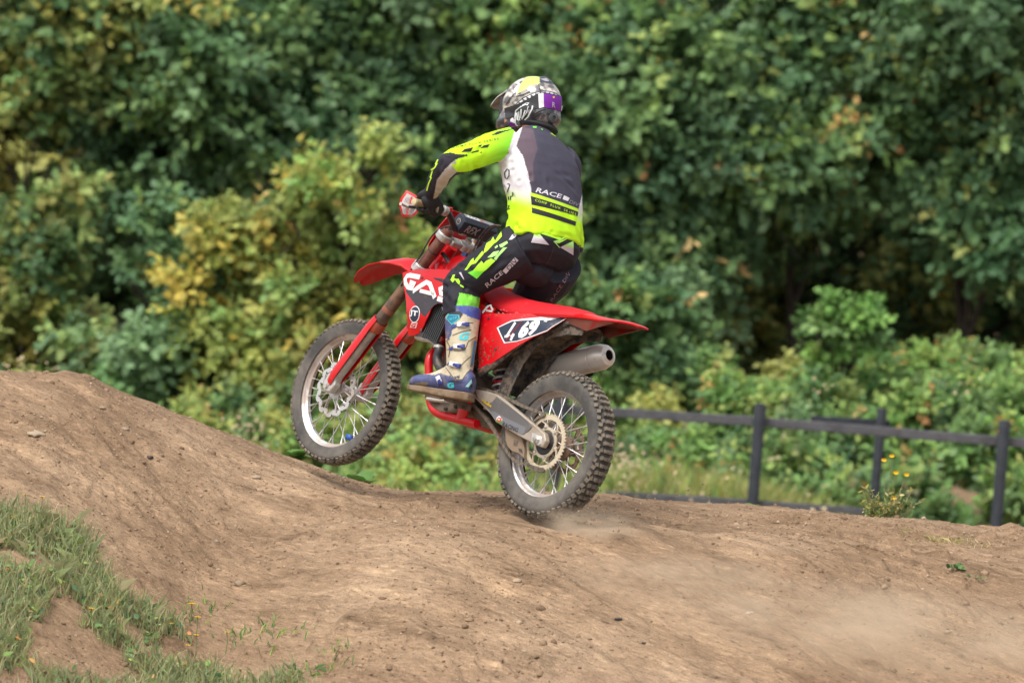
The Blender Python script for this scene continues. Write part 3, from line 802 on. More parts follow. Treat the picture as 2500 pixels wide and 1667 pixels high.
# left handguard: hexagonal shield ahead of the grip
hg = empty('handguard', bike)
def hand_shield(s, parent):
    out = [(-0.969, 0.936), (-0.921, 0.925), (-0.893, 0.901), (-0.887, 0.864), (-0.9, 0.837), (-0.91, 0.825), (-0.952, 0.814), (-0.963, 0.826), (-0.984, 0.863), (-0.983, 0.895)]
    ctr_u = sum(p[0] for p in out) / len(out); ctr_v = sum(p[1] for p in out) / len(out)
    U_, V_ = Vector((-.67018, -.7422, 0)), Vector((0, 0, 1)); Nn = Vector((.742, -.67, 0))
    def place(p, d):
        u, v = p
        w = U_ * u + V_ * v; base = w + Nn * ((Vector((1.005, .40, .9)) - w).dot(Nn))
        P = base + Nn * d
        if s < 0: P = Vector((P.x, -P.y, P.z))
        return P
    rr = [((p[0] - ctr_u) * .80 + ctr_u, (p[1] - ctr_v) * .80 + ctr_v) for p in out]; n = len(out)
    curve = lambda p: .25 * ((p[0] - ctr_u) ** 2 + (p[1] - ctr_v) ** 2) / .03
    vs = [place(p, -.012 + curve(p)) for p in out] + [place(p, -.004 + curve(p)) for p in rr] + [place(p, .006 + curve(p)) for p in out]
    fs = [(i, (i + 1) % n, n + (i + 1) % n, n + i) for i in range(n)] + [(i, (i + 1) % n, 2 * n + (i + 1) % n, 2 * n + i) for i in range(n)] + [tuple(range(2 * n, 3 * n))]
    MB().add(vs, fs).build('shield_shell', RED_DIRTY, parent, autosmooth=30)
    MB().add([place(p, -.0055 + curve(p)) for p in rr], [tuple(range(n))]).build('shield_face', mat('dirty_white_face', lin(206, 196, 192), .55, dirt=.2, dirt_scale=24, dirt_col=(.45, .28, .24)), parent, fix=False)
    cu, cv = ctr_u, ctr_v
    for k in range(9):
        a = -.024 + .006 * k
        for lo, hi in ((.010, .040), (-.045, -.018)):
            if abs(a) < .0035: continue
            q = [(cu + a - .0012, cv + lo), (cu + a + .0012, cv + lo), (cu + a + .0012, cv + hi * (1 - abs(a) * 9)), (cu + a - .0012, cv + hi * (1 - abs(a) * 9))]
            MB().add([place(p, -.0062) for p in q], [(0, 1, 2, 3)]).build('shield_rib', mat('grey_rib', lin(120, 108, 104), .6), parent, fix=False)
    for lo, hi in ((.008, .044), (-.046, -.014)):
        q = [(cu - .003, cv + lo), (cu + .003, cv + lo), (cu + .003, cv + hi), (cu - .003, cv + hi)]
        MB().add([place(p, -.0068) for p in q], [(0, 1, 2, 3)]).build('shield_stripe', mat('red_print', lin(215, 40, 40), .5), parent, fix=False)
    e0 = place((cu, cv - .004), -.006)
    MB().tube([(.915, s * .24, .89), (.96, s * .30, .882), e0], .006, 8).build('shield_stay', BLACK, parent)
hand_shield(1, hg)
hgr = empty('handguard', bike); hand_shield(-1, hgr)

# ---- plastics
FF = [(1.612, .496, .030, .002), (1.590, .514, .056, .004), (1.55, .552, .078, .008), (1.48, .596, .092, .014), (1.40, .630, .098, .024), (1.33, .650, .096, .036), (1.26, .655, .086, .040), (1.20, .630, .070, .035), (1.12, .570, .064, .035), (1.06, .50, .06, .03)]
secs = []
for X, Z, w_, dr in FF:
    top, bot = [], []
    for k in range(13):
        u = -1 + k / 6; ridge = .010 * math.exp(-(u / .35) ** 2)
        z_ = Z - dr * abs(u) ** 2.2 + ridge
        top.append((X, u * w_, z_)); bot.append((X, u * (w_ - .001), z_ - .005))
    secs.append(top + bot[::-1])
FFO = MB().loft(secs).build('front_fender', RED, bike, autosmooth=50)
MB().loft([[(x, y * .97, z - .0015) for x, y, z in s_[13:]][::-1] for s_ in secs[:8]], closed=False).build('fender_underside', FENDER_RED, FFO, fix=False)
# front number board
q = MB(); yy = [(-.105, .0), (-.09, .10), (-.05, .19), (.05, .19), (.09, .10), (.105, .0), (.07, -.07), (-.07, -.07)]
q.add([(1.115 - .055 * (v / .19) - .06 * (y / .105) ** 2 * .5 + d, y, .745 + v * .92) for d in (0, .006) for y, v in yy], [tuple(range(8)), tuple(range(15, 7, -1))] + [(i, (i + 1) % 8, 8 + (i + 1) % 8, 8 + i) for i in range(8)])
bevel(q.build('number_board', RED, bike, autosmooth=30), .002)

SHR = [(1.147, 0.579), (1.102, 0.596), (1.06, 0.608), (0.945, 0.624), (0.854, 0.638), (0.779, 0.644), (0.734, 0.645)]+[(0.721, 0.546), (0.623, 0.529), (0.556, 0.524), (0.511, 0.525), (0.507, 0.514), (0.516, 0.498), (0.555, 0.481), (0.582, 0.481), (0.637, 0.491), (0.703, 0.492), (0.756, 0.484), (0.793, 0.483), (0.824, 0.477), (0.839, 0.469), (0.851, 0.45), (0.857, 0.412), (0.882, 0.367), (0.903, 0.339), (0.919, 0.329), (0.956, 0.313), (1.002, 0.304), (1.01, 0.352), (1.014, 0.394), (1.046, 0.442), (1.078, 0.48), (1.104, 0.511), (1.119, 0.532)]
for s in (1, -1):
    sh = panel('radiator_shroud', SHR, y_shroud, .006, RED, bike, inward=s, step=.018)
    MB().prism([(.915, .34), (.865, .53), (.74, .53), (.79, .34)], s * .125, s * .155).build('radiator_core', BLACK, bike)
    for k in range(9):                                  # louvre slats over the radiator
        x0 = .885 - .013 * k
        q = MB().box((x0 - .018, s * .160, .405), (.0045, .012, .19), Matrix.Rotation(math.radians(-12), 3, 'Y'))
        q.build('radiator_slat', mat('slat_grey', lin(70, 72, 74), .45), bike, smooth=False)
    MB().box((.845, s * .145, .318), (.13, .035, .014), Matrix.Rotation(math.radians(-14), 3, 'Y')).build('radiator_tank', DARKM, bike)
# front edge lip of the shroud opening
side_decal('shroud_panel', [[(0.795, 0.467), (0.747, 0.479), (0.702, 0.489), (0.689, 0.45), (0.721, 0.426), (0.74, 0.421), (0.768, 0.439)]], lambda x, z: y_shroud(x, z) - .008, GREY, bike)
side_decal('shroud_vent', [[(0.898, 0.589), (0.765, 0.597), (0.758, 0.585), (0.803, 0.575), (0.881, 0.583)]], y_shroud, BLACK, bike, off=.001)
# graphics on the left shroud
side_decal('shroud_dark_field', [[(1.087, 0.5), (1.057, 0.522), (0.773, 0.5), (0.748, 0.496), (0.783, 0.488), (0.821, 0.477), (0.842, 0.462), (0.854, 0.442), (0.874, 0.407), (0.896, 0.41), (0.97, 0.453), (1.056, 0.487)]], y_shroud, CHARC, bike, off=.001)
G1 = [(1.115, 0.575), (1.092, 0.583), (0.988, 0.584), (0.98, 0.57), (0.992, 0.564), (1.097, 0.564), (1.103, 0.557), (1.088, 0.541), (1.06, 0.526), (1.032, 0.526), (1.033, 0.534), (1.065, 0.535), (1.079, 0.546), (0.998, 0.546), (0.992, 0.528), (1.002, 0.511), (1.027, 0.505), (1.072, 0.506), (1.109, 0.529), (1.129, 0.554), (1.126, 0.568)]
G_OUT = [[(1.13, 0.553), (1.119, 0.576), (1.084, 0.584), (1, 0.584), (0.982, 0.577), (0.979, 0.565), (1.025, 0.564), (1.082, 0.564), (1.097, 0.558), (1.099, 0.548), (1.084, 0.536), (1.06, 0.527), (1.037, 0.527), (1.026, 0.538), (1.074, 0.537), (1.078, 0.551), (0.997, 0.551), (0.993, 0.537), (1.002, 0.517), (1.027, 0.505), (1.065, 0.506), (1.102, 0.52)]]
A1 = [[(1.024, 0.504), (0.941, 0.566), (0.906, 0.566), (0.847, 0.524), (0.83, 0.495), (0.856, 0.495), (0.866, 0.505), (0.891, 0.511), (0.94, 0.511), (0.955, 0.502)], [(0.969, 0.527), (0.936, 0.551), (0.928, 0.551), (0.907, 0.532), (0.911, 0.527)]]
S1 = [[(0.845, 0.53), (0.833, 0.552), (0.782, 0.571), (0.776, 0.556), (0.807, 0.547), (0.811, 0.54), (0.768, 0.534), (0.753, 0.526), (0.743, 0.497), (0.768, 0.488), (0.82, 0.491), (0.833, 0.502), (0.779, 0.501), (0.775, 0.509), (0.817, 0.515)]]
def shear_letter(loops, name):
    side_decal(name, loops, y_shroud, WHITE, bike, off=.0022)
def thick(pts, w):
    """a stroke of even width along points in the panel plane"""
    out = []
    L_, R_ = [], []
    for i, p in enumerate(pts):
        a = pts[max(i - 1, 0)]; b = pts[min(i + 1, len(pts) - 1)]
        dx, dz = b[0] - a[0], b[1] - a[1]; l = math.hypot(dx, dz) or 1
        L_.append((p[0] - dz / l * w / 2, p[1] + dx / l * w / 2)); R_.append((p[0] + dz / l * w / 2, p[1] - dx / l * w / 2))
    return [[L_[i], L_[i + 1], R_[i + 1], R_[i]] for i in range(len(pts) - 1)]
GS = [(0.989, 0.576), (1.088, 0.575), (1.107, 0.569), (1.114, 0.555), (1.102, 0.535), (1.073, 0.52), (1.028, 0.519), (1.014, 0.541), (1.071, 0.544)]
side_decal('brand_letter', thick(GS, .023), y_shroud, WHITE, bike, off=.0022)
AS = [(1.015, 0.505), (0.93, 0.561), (0.904, 0.557), (0.845, 0.501)]
side_decal('brand_letter', thick(AS, .024) + thick([(0.959, 0.516), (0.855, 0.516)], .017), y_shroud, WHITE, bike, off=.0022)
SS = [(0.753, 0.572), (0.802, 0.558), (0.831, 0.545), (0.816, 0.528), (0.764, 0.524), (0.747, 0.509), (0.76, 0.498), (0.827, 0.501)]
side_decal('brand_letter', thick(SS, .023), y_shroud, WHITE, bike, off=.0022)
side_decal('brand_letter', thick([(0.566, 0.489), (0.548, 0.524), (0.535, 0.532), (0.516, 0.512)], .010) + thick([(0.55, 0.504), (0.516, 0.507)], .008), y_shroud, WHITE, bike, off=.0022)
def disc(c, r, n=28, st=1.0): return [(c[0] + r * math.cos(2 * math.pi * k / n), c[1] + r * st * math.sin(2 * math.pi * k / n)) for k in range(n)]
JC = [(0.954, 0.406)][0]
side_decal('sponsor_badge', [disc(JC, .0385)], y_shroud, WHITE, bike, off=.0012)
side_decal('sponsor_badge_field', [disc(JC, .034)], y_shroud, NAVY, bike, off=.0020)
side_decal('sponsor_lettering', letters_on([(0.985, 0.391), (0.925, 0.392), (0.931, 0.423), (0.988, 0.421)], 'JT', bold=.03), y_shroud, WHITE, bike, off=.0028)
side_decal('sponsor_plate', [[(0.985, 0.343), (0.937, 0.346), (0.924, 0.372), (0.969, 0.367)]], y_shroud, mat('pale_red_print', lin(232, 190, 190), .5), bike, off=.0014)
side_decal('sponsor_plate_lettering', letters_on([(0.976, 0.346), (0.941, 0.348), (0.931, 0.367), (0.965, 0.364)], 'G', bold=.03, shear=.2), y_shroud, RED, bike, off=.0022)

# tank and seat
TK = [(1.03, .60, .03, .50), (1.00, .70, .06, .48), (.93, .735, .095, .48), (.85, .73, .11, .48), (.76, .69, .105, .48), (.70, .655, .09, .48), (.66, .62, .07, .48)]
secs = []
for X, Zt, w_, Zb in TK:
    secs.append([(X, w_ * math.copysign(abs(math.cos(a)) ** .7, math.cos(a)), (Zt + Zb) / 2 + (Zt - Zb) / 2 * math.copysign(abs(math.sin(a)) ** .7, math.sin(a))) for a in [2 * math.pi * k / 20 for k in range(20)]])
MB().loft(secs).build('fuel_tank', RED, bike, autosmooth=50)
SE = [(.735, .668, .050, .61), (.70, .655, .060, .585), (.64, .632, .078, .56), (.56, .617, .098, .535), (.44, .606, .118, .522), (.33, .606, .126, .525), (.22, .611, .124, .54), (.11, .617, .112, .558), (.03, .616, .09, .575), (-.02, .606, .06, .585), (-.035, .597, .04, .585)]
secs = []
for X, Zt, w_, Zb in SE:
    sec = []
    for k in range(15):
        u = -1 + k / 7; sec.append((X, u * w_, Zt - (Zt - Zb) * (abs(u) ** 3.2) * .9))
    for k in range(7): sec.append((X, (1 - k / 3) * w_ * .96, Zb - .006))
    secs.append(sec)
MB().loft(secs).build('seat', SEATC, bike, autosmooth=50)

# side panels with the number
SIDE = [(0.563, 0.476), (0.492, 0.498), (0.444, 0.503), (0.305, 0.53), (0.181, 0.556), (0.073, 0.574), (0.068, 0.56), (0.094, 0.532), (0.136, 0.481), (0.205, 0.439), (0.257, 0.397), (0.306, 0.357), (0.369, 0.308), (0.436, 0.259), (0.467, 0.227), (0.483, 0.24), (0.502, 0.283), (0.516, 0.314), (0.526, 0.379), (0.541, 0.434)]
for s in (1, -1):
    panel('side_panel', SIDE, y_side, .005, RED_DIRTY if s > 0 else RED, bike, inward=s, step=.018)
side_decal('number_border', [[(0.429, 0.439), (0.35, 0.487), (0.173, 0.545), (0.157, 0.552), (0.084, 0.568), (0.069, 0.561), (0.136, 0.482), (0.206, 0.441), (0.284, 0.401), (0.355, 0.379)]], y_side, WHITE, bike, off=.0012)
side_decal('number_field', [[(0.418, 0.44), (0.344, 0.483), (0.259, 0.506), (0.163, 0.53), (0.085, 0.561), (0.075, 0.558), (0.138, 0.486), (0.208, 0.446), (0.285, 0.405), (0.351, 0.385)]], y_side, NAVY, bike, off=.0020)
side_decal('race_number', thick([(0.352, 0.408), (0.322, 0.483)], .013) + thick([(0.362, 0.409), (0.307, 0.428)], .011) + thick([(0.32, 0.399), (0.313, 0.432)], .013), y_side, WHITE, bike, off=.0028)
side_decal('race_number', letters_on([(0.288, 0.406), (0.188, 0.458), (0.189, 0.53), (0.286, 0.491)], '69', shear=.0, bold=.06), y_side, WHITE, bike, off=.0028)
side_decal('number_slash', thick([(0.347, 0.39), (0.286, 0.496)], .006), y_side, mat('maroon_print', lin(130, 20, 34), .5), bike, off=.0033)
side_decal('plate_sticker', [[(0.177, 0.519), (0.153, 0.545), (0.086, 0.563), (0.163, 0.53), (0.159, 0.52)]], y_side, WHITE, bike, off=.0030)

rs = random.Random(4)
SCR = mat('scuffed_plastic', lin(226, 110, 110), .6); SCM = mat('dried_mud', lin(128, 74, 52), .9)
for k in range(70):
    x_ = rs.uniform(.36, .56); z_ = .225 + (.56 - x_) * .55 + abs(rs.gauss(0, .035)); r_ = rs.uniform(.0015, .005)
    side_decal('mud_fleck', [[(x_ + r_ * rs.uniform(.7, 1.6) * math.cos(q_), z_ + r_ * rs.uniform(.6, 1.2) * math.sin(q_)) for q_ in (0, 1.2, 2.5, 3.8, 5.1)]], y_side, SCM, bike, off=.0009)
for k in range(26):                                     # boot and brush scuffs low on the panel
    x_, z_ = rs.uniform(.40, .55), rs.uniform(.24, .37); l_ = rs.uniform(.008, .03); a_ = rs.uniform(.2, .7)
    side_decal('scuff', [[(x_, z_), (x_ + l_ * math.cos(a_), z_ + l_ * math.sin(a_)), (x_ + l_ * math.cos(a_) * .9, z_ + l_ * math.sin(a_) + .0016)]], y_side, SCR, bike, off=.0008)
for k in range(12):
    x_, z_ = rs.uniform(.15, .52), rs.uniform(.50, .525); l_ = rs.uniform(.01, .03)
    side_decal('scuff', [[(x_, z_), (x_ + l_, z_ + .003), (x_ + l_ * .8, z_ + .0055)]], y_side, SCR, bike, off=.0008)
for x_, z_, f_ in ((.50, .47, y_side), (.40, .345, y_side), (.10, .548, y_side), (.97, .575, y_shroud), (.90, .345, y_shroud), (.56, .53, y_shroud)):
    MB().lathe([(.0065, 0), (.0065, .003), (.003, .0035)], (x_, f_(x_, z_), z_), n=10).build('panel_bolt', DARKM, bike)
# rear fender
RF = [(.10, .590, .095, .030), (.03, .604, .097, .030), (-.06, .608, .096, .026), (-.14, .608, .092, .022), (-.20, .611, .084, .016), (-.265, .614, .070, .010), (-.315, .612, .050, .006), (-.332, .606, .034, .003)]
secs = []
for X, Z, w_, dr in RF:
    top, bot = [], []
    for k in range(13):
        u = -1 + k / 6; z_ = Z - dr * abs(u) ** 3
        top.append((X, u * w_, z_)); bot.append((X, u * (w_ - .002), z_ - .006))
    secs.append(top + bot[::-1])
RFO = MB().loft(secs).build('rear_fender', RED, bike, autosmooth=50)
MB().loft([[(x, y * .97, z - .0015) for x, y, z in s_[13:]][::-1] for s_ in secs], closed=False).build('fender_underside', MUD_RED, RFO, fix=False)
for s in (1, -1):                                       # skirts under the tail
    m = MB(); up_ = [(.10, .555), (.02, .572), (-.06, .58), (-.14, .584), (-.22, .592)]; lo = [(.10, .54), (.02, .535), (-.06, .525), (-.12, .55), (-.22, .588)]
    m.loft([[(a[0], s * .090, a[1]), (a[0], s * .086, a[1]), (b[0], s * .070, b[1]), (b[0], s * .074, b[1])] for a, b in zip(up_, lo)])
    m.build('tail_skirt', MUD_RED, bike)
# inner fender and airbox, caked with mud
q = MB(); secs = []
IN = [(-.03, .512, .062, .028), (.06, .500, .066, .04), (.16, .468, .068, .05), (.245, .405, .07, .06), (.290, .32, .07, .07), (.315, .23, .068, .075), (.335, .15, .062, .07)]
for i, (X, Z, w_, dp) in enumerate(IN):
    X2, Z2 = IN[min(i + 1, 6)][:2]; X1, Z1 = IN[max(i - 1, 0)][:2]
    t = Vector((X2 - X1, 0, Z2 - Z1)).normalized(); nn = Vector((-t.z, 0, t.x)); nn = nn if nn.dot(Vector((X, 0, Z))) > 0 else -nn
    c = Vector((X, 0, Z))
    secs.append([c + Vector((0, y, 0)) + nn * h for y, h in ((w_, -.01), (w_, dp), (w_ * .8, dp + .01), (0, dp + .012), (-w_ * .8, dp + .01), (-w_, dp), (-w_, -.01), (-w_ + .006, -.01), (-w_ + .008, dp - .006), (0, dp), (w_ - .008, dp - .006), (w_ - .006, -.01))])
q.loft(secs); q.build('inner_fender', MUD, bike, autosmooth=40)
q = MB().prism([(.50, .25), (.30, .375), (.18, .47), (.05, .535), (.05, .565), (.30, .53), (.55, .50), (.56, .30)], -.08, .08).build('airbox', MUD, bike); bevel(q, .01, 2)

# exhaust
ex = empty('exhaust', bike)
E0, E1 = Vector((.40, -.152, .312)), Vector((-.002, -.150, .4535)); ed = (E1 - E0).normalized(); EL = (E1 - E0).length
MB().lathe([(.030, -.06), (.054, 0), (.0595, .012), (.0595, EL - .084), (.0580, EL - .082), (.0580, EL - .080), (.0605, EL - .078), (.0605, EL - .070)], E0, ed, 40, cap=False).build('muffler', TITAN, ex, autosmooth=30)
MB().lathe([(.0600, EL - .070), (.059, EL - .038), (.050, EL - .006), (.044, EL + .003), (.034, EL + .005), (.027, EL + .011), (.0250, EL + .012), (.0235, EL + .008)], E0, ed, 40, cap=False).build('end_cap', mat('end_cap_alloy', lin(214, 206, 198), .32, metal=.35, dirt=.06, fleck=.8), ex, autosmooth=40)
MB().lathe([(.0235, EL + .008), (.0230, EL - .10), (.0005, EL - .10)], E0, ed, 28, cap=False).build('exhaust_outlet', mat('outlet_black', (.006, .006, .006), .9), ex)  # inner wall coloured near black to keep the hole dark
MB().tube(smooth_path([tuple(E0 - ed * .05), (.52, -.13, .27), (.70, -.10, .30), (.86, -.05, .34), (.93, -.02, .28), (.90, -.03, .16)], 6), .020, 14).build('header_pipe', TITAN, ex)
for a in (-.7, .2, 1.2):
    e1_ = ed.orthogonal().normalized(); e2_ = ed.cross(e1_)
    MB().lathe([(.003, 0), (.003, .002)], E0 + ed * (EL - .076) + (e1_ * math.cos(a) + e2_ * math.sin(a)) * .056, e1_ * math.cos(a) + e2_ * math.sin(a), 8).build('rivet', DARKM, ex)

# ------------------------------------------------------------------ rider
QN, QU = (.742, -.670, 0), (-.67018, -.7422, 0)          # prints are laid on from the rear left quarter
def ell(c, lat, dep, w, d, n=28, p=.86):
    c, lat, dep = Vector(c), Vector(lat).normalized(), Vector(dep).normalized()
    out = []
    for k in range(n):
        a = 2 * math.pi * k / n; ca, sa = math.cos(a), math.sin(a)
        out.append(c + lat * (w * math.copysign(abs(ca) ** p, ca)) + dep * (d * math.copysign(abs(sa) ** p, sa)))
    return out
def limb(pts, rs, n=20, sub=4, ref=(0, 1, .01)):
    m = MB(); P = smooth_path(pts, sub)
    R_ = []
    for i in range(len(pts) - 1):
        for k in range(sub):
            t = k / sub; a, b = rs[i], rs[i + 1]
            a = a if isinstance(a, tuple) else (a, a); b = b if isinstance(b, tuple) else (b, b)
            R_.append((a[0] + (b[0] - a[0]) * t, a[1] + (b[1] - a[1]) * t))
    b = rs[-1]; R_.append(b if isinstance(b, tuple) else (b, b))
    return m.tube(P, R_, n, ref=ref)
def ball(c, rx, ry, rz, M3=None, n=20):
    m = MB(); vs, fs = [], []
    for i in range(n + 1):
        th = math.pi * i / n
        for k in range(2 * n):
            ph = math.pi * k / n; v = Vector((rx * math.sin(th) * math.cos(ph), ry * math.sin(th) * math.sin(ph), rz * math.cos(th)))
            vs.append((M3 @ v if M3 else v) + Vector(c))
    for i in range(n):
        for k in range(2 * n):
            k2 = (k + 1) % (2 * n); fs.append((i * 2 * n + k, (i + 1) * 2 * n + k, (i + 1) * 2 * n + k2, i * 2 * n + k2))
    return m.add(vs, fs)
DEP = (.92, 0, -.39)
def torso(secs, k=1.0):
    m = MB(); m.loft([ell(c, (0, 1, 0), DEP, w * k, d * k) for c, w, d in secs]); return m
TORSO = [((.458, -.008, .856), .192, .150), ((.466, -.006, .90), .190, .146), ((.478, .0, .96), .184, .138), ((.503, .010, 1.04), .188, .136), ((.543, .024, 1.12), .199, .138), ((.590, .034, 1.20), .208, .136),
         ((.622, .044, 1.262), .196, .118), ((.645, .045, 1.305), .150, .100), ((.662, .045, 1.338), .085, .078), ((.672, .045, 1.358), .068, .066)]
ARM_L = [(.628, .19, 1.265), (.652, .265, 1.222), (.678, .37, 1.150), (.702, .462, 1.083), (.775, .430, 1.020), (.850, .380, .966), (.874, .364, .948)]
ARM_R = [(.618, -.105, 1.262), (.640, -.175, 1.235), (.690, -.255, 1.155), (.735, -.345, 1.070), (.800, -.368, 1.00), (.855, -.368, .962), (.874, -.364, .948)]
R_ARM = [.076, .074, .064, .056, .049, .038, .035]
HIP = [((.475, 0, .925), .158, .125), ((.462, 0, .88), .172, .142), ((.450, -.002, .83), .180, .152), ((.452, -.002, .78), .172, .142), ((.470, 0, .735), .13, .11)]
LEG_L = [(.470, .098, .815), (.530, .152, .735), (.602, .192, .655), (.652, .216, .590), (.632, .221, .515), (.606, .222, .44)]
LEG_R = [(.455, -.098, .805), (.520, -.140, .735), (.610, -.180, .655), (.690, -.214, .585), (.665, -.220, .515), (.622, -.222, .44)]
R_LEG = [.118, .106, .092, .080, .080, .078]

def hand(s, k):
    """palm, four curled fingers and a thumb closed on the grip; s = side, k = thickness"""
    parts = []
    gx, gz = .905, .892
    wr = Vector((.874, s * .364, .948))
    kn = Vector((.930, s * .345, .928))
    parts.append(limb([wr, (.893, s * .358, .940), (.915, s * .348, .930), kn], [(.030 * k, .022 * k), (.040 * k, .022 * k), (.044 * k, .021 * k), (.040 * k, .018 * k)], n=16))
    parts.append(ball((.886, s * .342, .914), .026 * k, .046 * k, .034 * k, None, 14))
    for i, (yy, ln, rr) in enumerate(((.303, .95, .0098), (.327, 1.05, .0105), (.351, 1.0, .0102), (.374, .88, .0092))):
        pts = []
        for a in np.linspace(62, 62 - 215 * ln, 9):
            r_ = .030 + .006 * math.sin(math.radians(max(0, a)))
            pts.append((gx + r_ * math.cos(math.radians(a)) * 1.05, s * (yy + .004 * math.sin(math.radians(a))), gz + r_ * math.sin(math.radians(a))))
        pts = [(.918, s * yy, .930)] + pts
        parts.append(limb(pts, [rr * 1.15 * k] + [rr * k * (1.08 if j in (2, 5) else 1 - .02 * j) for j in range(9)], n=10, sub=2))
    parts.append(limb([(.880, s * .325, .935), (.872, s * .295, .912), (.876, s * .282, .885), (.896, s * .278, .866), (.915, s * .285, .862)], [.015 * k, .0145 * k, .013 * k, .012 * k, .010 * k], n=10, sub=3))
    return parts

SKIN = mat('skin', lin(190, 128, 104), .55, var=.1)
HC = Vector((.752, .030, 1.462))                          # centre of the head
hf = Vector((.972, .02, -.235)).normalized(); hl = Vector((0, 1, 0)); hl = (hl - hf * hl.dot(hf)).normalized(); hu = hf.cross(hl)
HM = Matrix((hf, hl, hu)).transposed()
def hp(f, l, u): return HC + hf * f + hl * l + hu * u
parts = [torso([(c, w * .86, d * .86) for c, w, d in TORSO]), torso([(c, w * .82, d * .82) for c, w, d in HIP[:4]])]
parts += [limb(ARM_L, [r * .72 for r in R_ARM]), limb(ARM_R, [r * .72 for r in R_ARM])]
ft = lambda s: [(.605, s * .222, .42), (.54, s * .224, .28), (.495, s * .226, .19)]
parts += [limb(LEG_L + ft(1), [r * .80 for r in R_LEG] + [.052, .042, .040]), limb(LEG_R + ft(-1), [r * .80 for r in R_LEG] + [.052, .042, .040])]
for s in (1, -1): parts += [limb([(.45, s * .212, .16), (.53, s * .238, .145), (.62, s * .268, .125), (.685, s * .29, .112)], [.032, .036, .032, .020])]
parts += hand(1, .86) + hand(-1, .86)
parts += [limb([(.645, .045, 1.30), (.672, .045, 1.352), (.695, .042, 1.40), (.72, .038, 1.44)], [.062, .060, .058, .058])]
parts += [ball(hp(.005, 0, .0), .100, .078, .105, HM), ball(hp(.06, 0, -.055), .045, .052, .06, HM)]                 # skull, jaw
parts += [limb([hp(.098, 0, .01), hp(.112, 0, -.012), hp(.122, 0, -.030), hp(.104, 0, -.040)], [.008, .010, .013, .008], n=10),
          ball(hp(.092, 0, -.066), .018, .026, .010, HM, 8)]                                                           # nose, mouth
for s in (1, -1): parts += [ball(hp(-.005, s * .079, -.02), .018, .008, .028, HM, 8), ball(hp(.090, s * .032, .006), .012, .015, .012, HM, 8)]   # ears, eyes
person = fuse('person', parts, .0065, SKIN, None, 3)
person.matrix_world = BIKE_M
tag(person, 'rider in lime and charcoal race kit and full face helmet standing on the pegs', 'person')

def paint(o, base, zones, ref_face=.35):
    """base colour, then coloured fields in order: (polygon or None, colour or function(u, v)) on the side that faces the rear left"""
    P, Nn = coords(o), normals(o)
    U_ = P @ np.array(QU); V_ = P[:, 2]
    facing = Nn @ np.array(QN) < ref_face
    C = np.tile(np.array(base, float), (len(P), 1))
    for poly, col in zones:
        k = in_poly(poly, U_, V_) & facing if poly is not None else np.ones(len(P), bool)
        if callable(col): C[k] = col(U_[k], V_[k])
        else: C[k] = col
    set_colors(o, C)
def cloth_folds(o, amp, sc, seed, mask=None):
    P, Nn = coords(o), normals(o)
    f = fbm(P[:, 0] * sc, P[:, 1] * sc, P[:, 2] * sc * .55, o=3, s=seed)
    f = f - .55 * np.abs(fbm(P[:, 0] * sc * 1.7, P[:, 1] * sc * 1.7, P[:, 2] * sc * 2.4, o=2, s=seed + 5))
    a = amp if mask is None else amp * mask(P)
    set_coords(o, P + Nn * (f * a)[:, None])
def drag_lines(o, c, direction, width, length, amp):
    """one long soft crease in the cloth"""
    P, Nn = coords(o), normals(o); c = np.array(c); d = np.array(direction, float); d /= np.linalg.norm(d)
    q = P - c; t = q @ d; r = np.linalg.norm(q - t[:, None] * d, axis=1)
    set_coords(o, P - Nn * (amp * np.exp(-(r / width) ** 2) * np.exp(-(t / length) ** 2))[:, None])

NEON = lin(196, 250, 40); LIME = lin(150, 240, 60); WHT = lin(226, 222, 228); GRYP = lin(72, 70, 84); MAUVE = lin(98, 84, 94); INK = lin(48, 46, 54); PALE = lin(196, 186, 178)
FAB = mat('printed_jersey', (1, 1, 1), .78, attr='tint', bump=.12, bump_scale=420, spec=.25)
jersey = fuse('jersey', [torso(TORSO), limb(ARM_L, R_ARM), limb(ARM_R, R_ARM)], .0048, FAB, person, 5)
cloth_folds(jersey, .0042, 6, 3)
for c, d, w, l, a in (((.50, .15, .99), (.5, -.3, .8), .012, .07, .007), ((.48, .12, .93), (.7, -.5, .4), .011, .08, .006), ((.45, .10, .90), (.2, -.9, .1), .012, .09, .006),
                      ((.62, .24, 1.19), (.3, .9, -.5), .014, .07, .008), ((.66, .32, 1.12), (.2, .9, -.4), .012, .06, .006), ((.56, .17, 1.12), (.3, -.2, .9), .012, .06, .006),
                      ((.73, .46, 1.06), (-.4, .6, .6), .010, .05, .006), ((.47, -.02, 1.0), (.1, .8, .5), .013, .08, .006), ((.47, .03, 1.02), (.1, .8, .6), .010, .06, .005), ((.79, .44, 1.0), (.3, .7, .5), .008, .04, .005), ((.82, .42, .975), (.3, .7, .5), .008, .04, .004)):
    drag_lines(jersey, c, d, w, l, a * 1.6)
def creases(o, spots, seed):
    """many short folds round the joints: (centre, spread, along, count, amp)"""
    r = np.random.default_rng(seed); P, Nn = coords(o), normals(o); D = np.zeros(len(P))
    for c, sp, al, cnt, amp in spots:
        for _ in range(cnt):
            cc = np.array(c) + r.normal(size=3) * sp; d = np.array(al, float) + r.normal(size=3) * .35; d /= np.linalg.norm(d)
            q = P - cc; t = q @ d; rr = np.linalg.norm(q - t[:, None] * d, axis=1); w = r.uniform(.009, .017); l = r.uniform(.05, .12)
            D += .85 * amp * r.uniform(.5, 1.2) * (np.exp(-((rr - w * 1.6) / w) ** 2) * .5 - np.exp(-(rr / w) ** 2)) * np.exp(-(t / l) ** 2)
    set_coords(o, P + Nn * D[:, None])
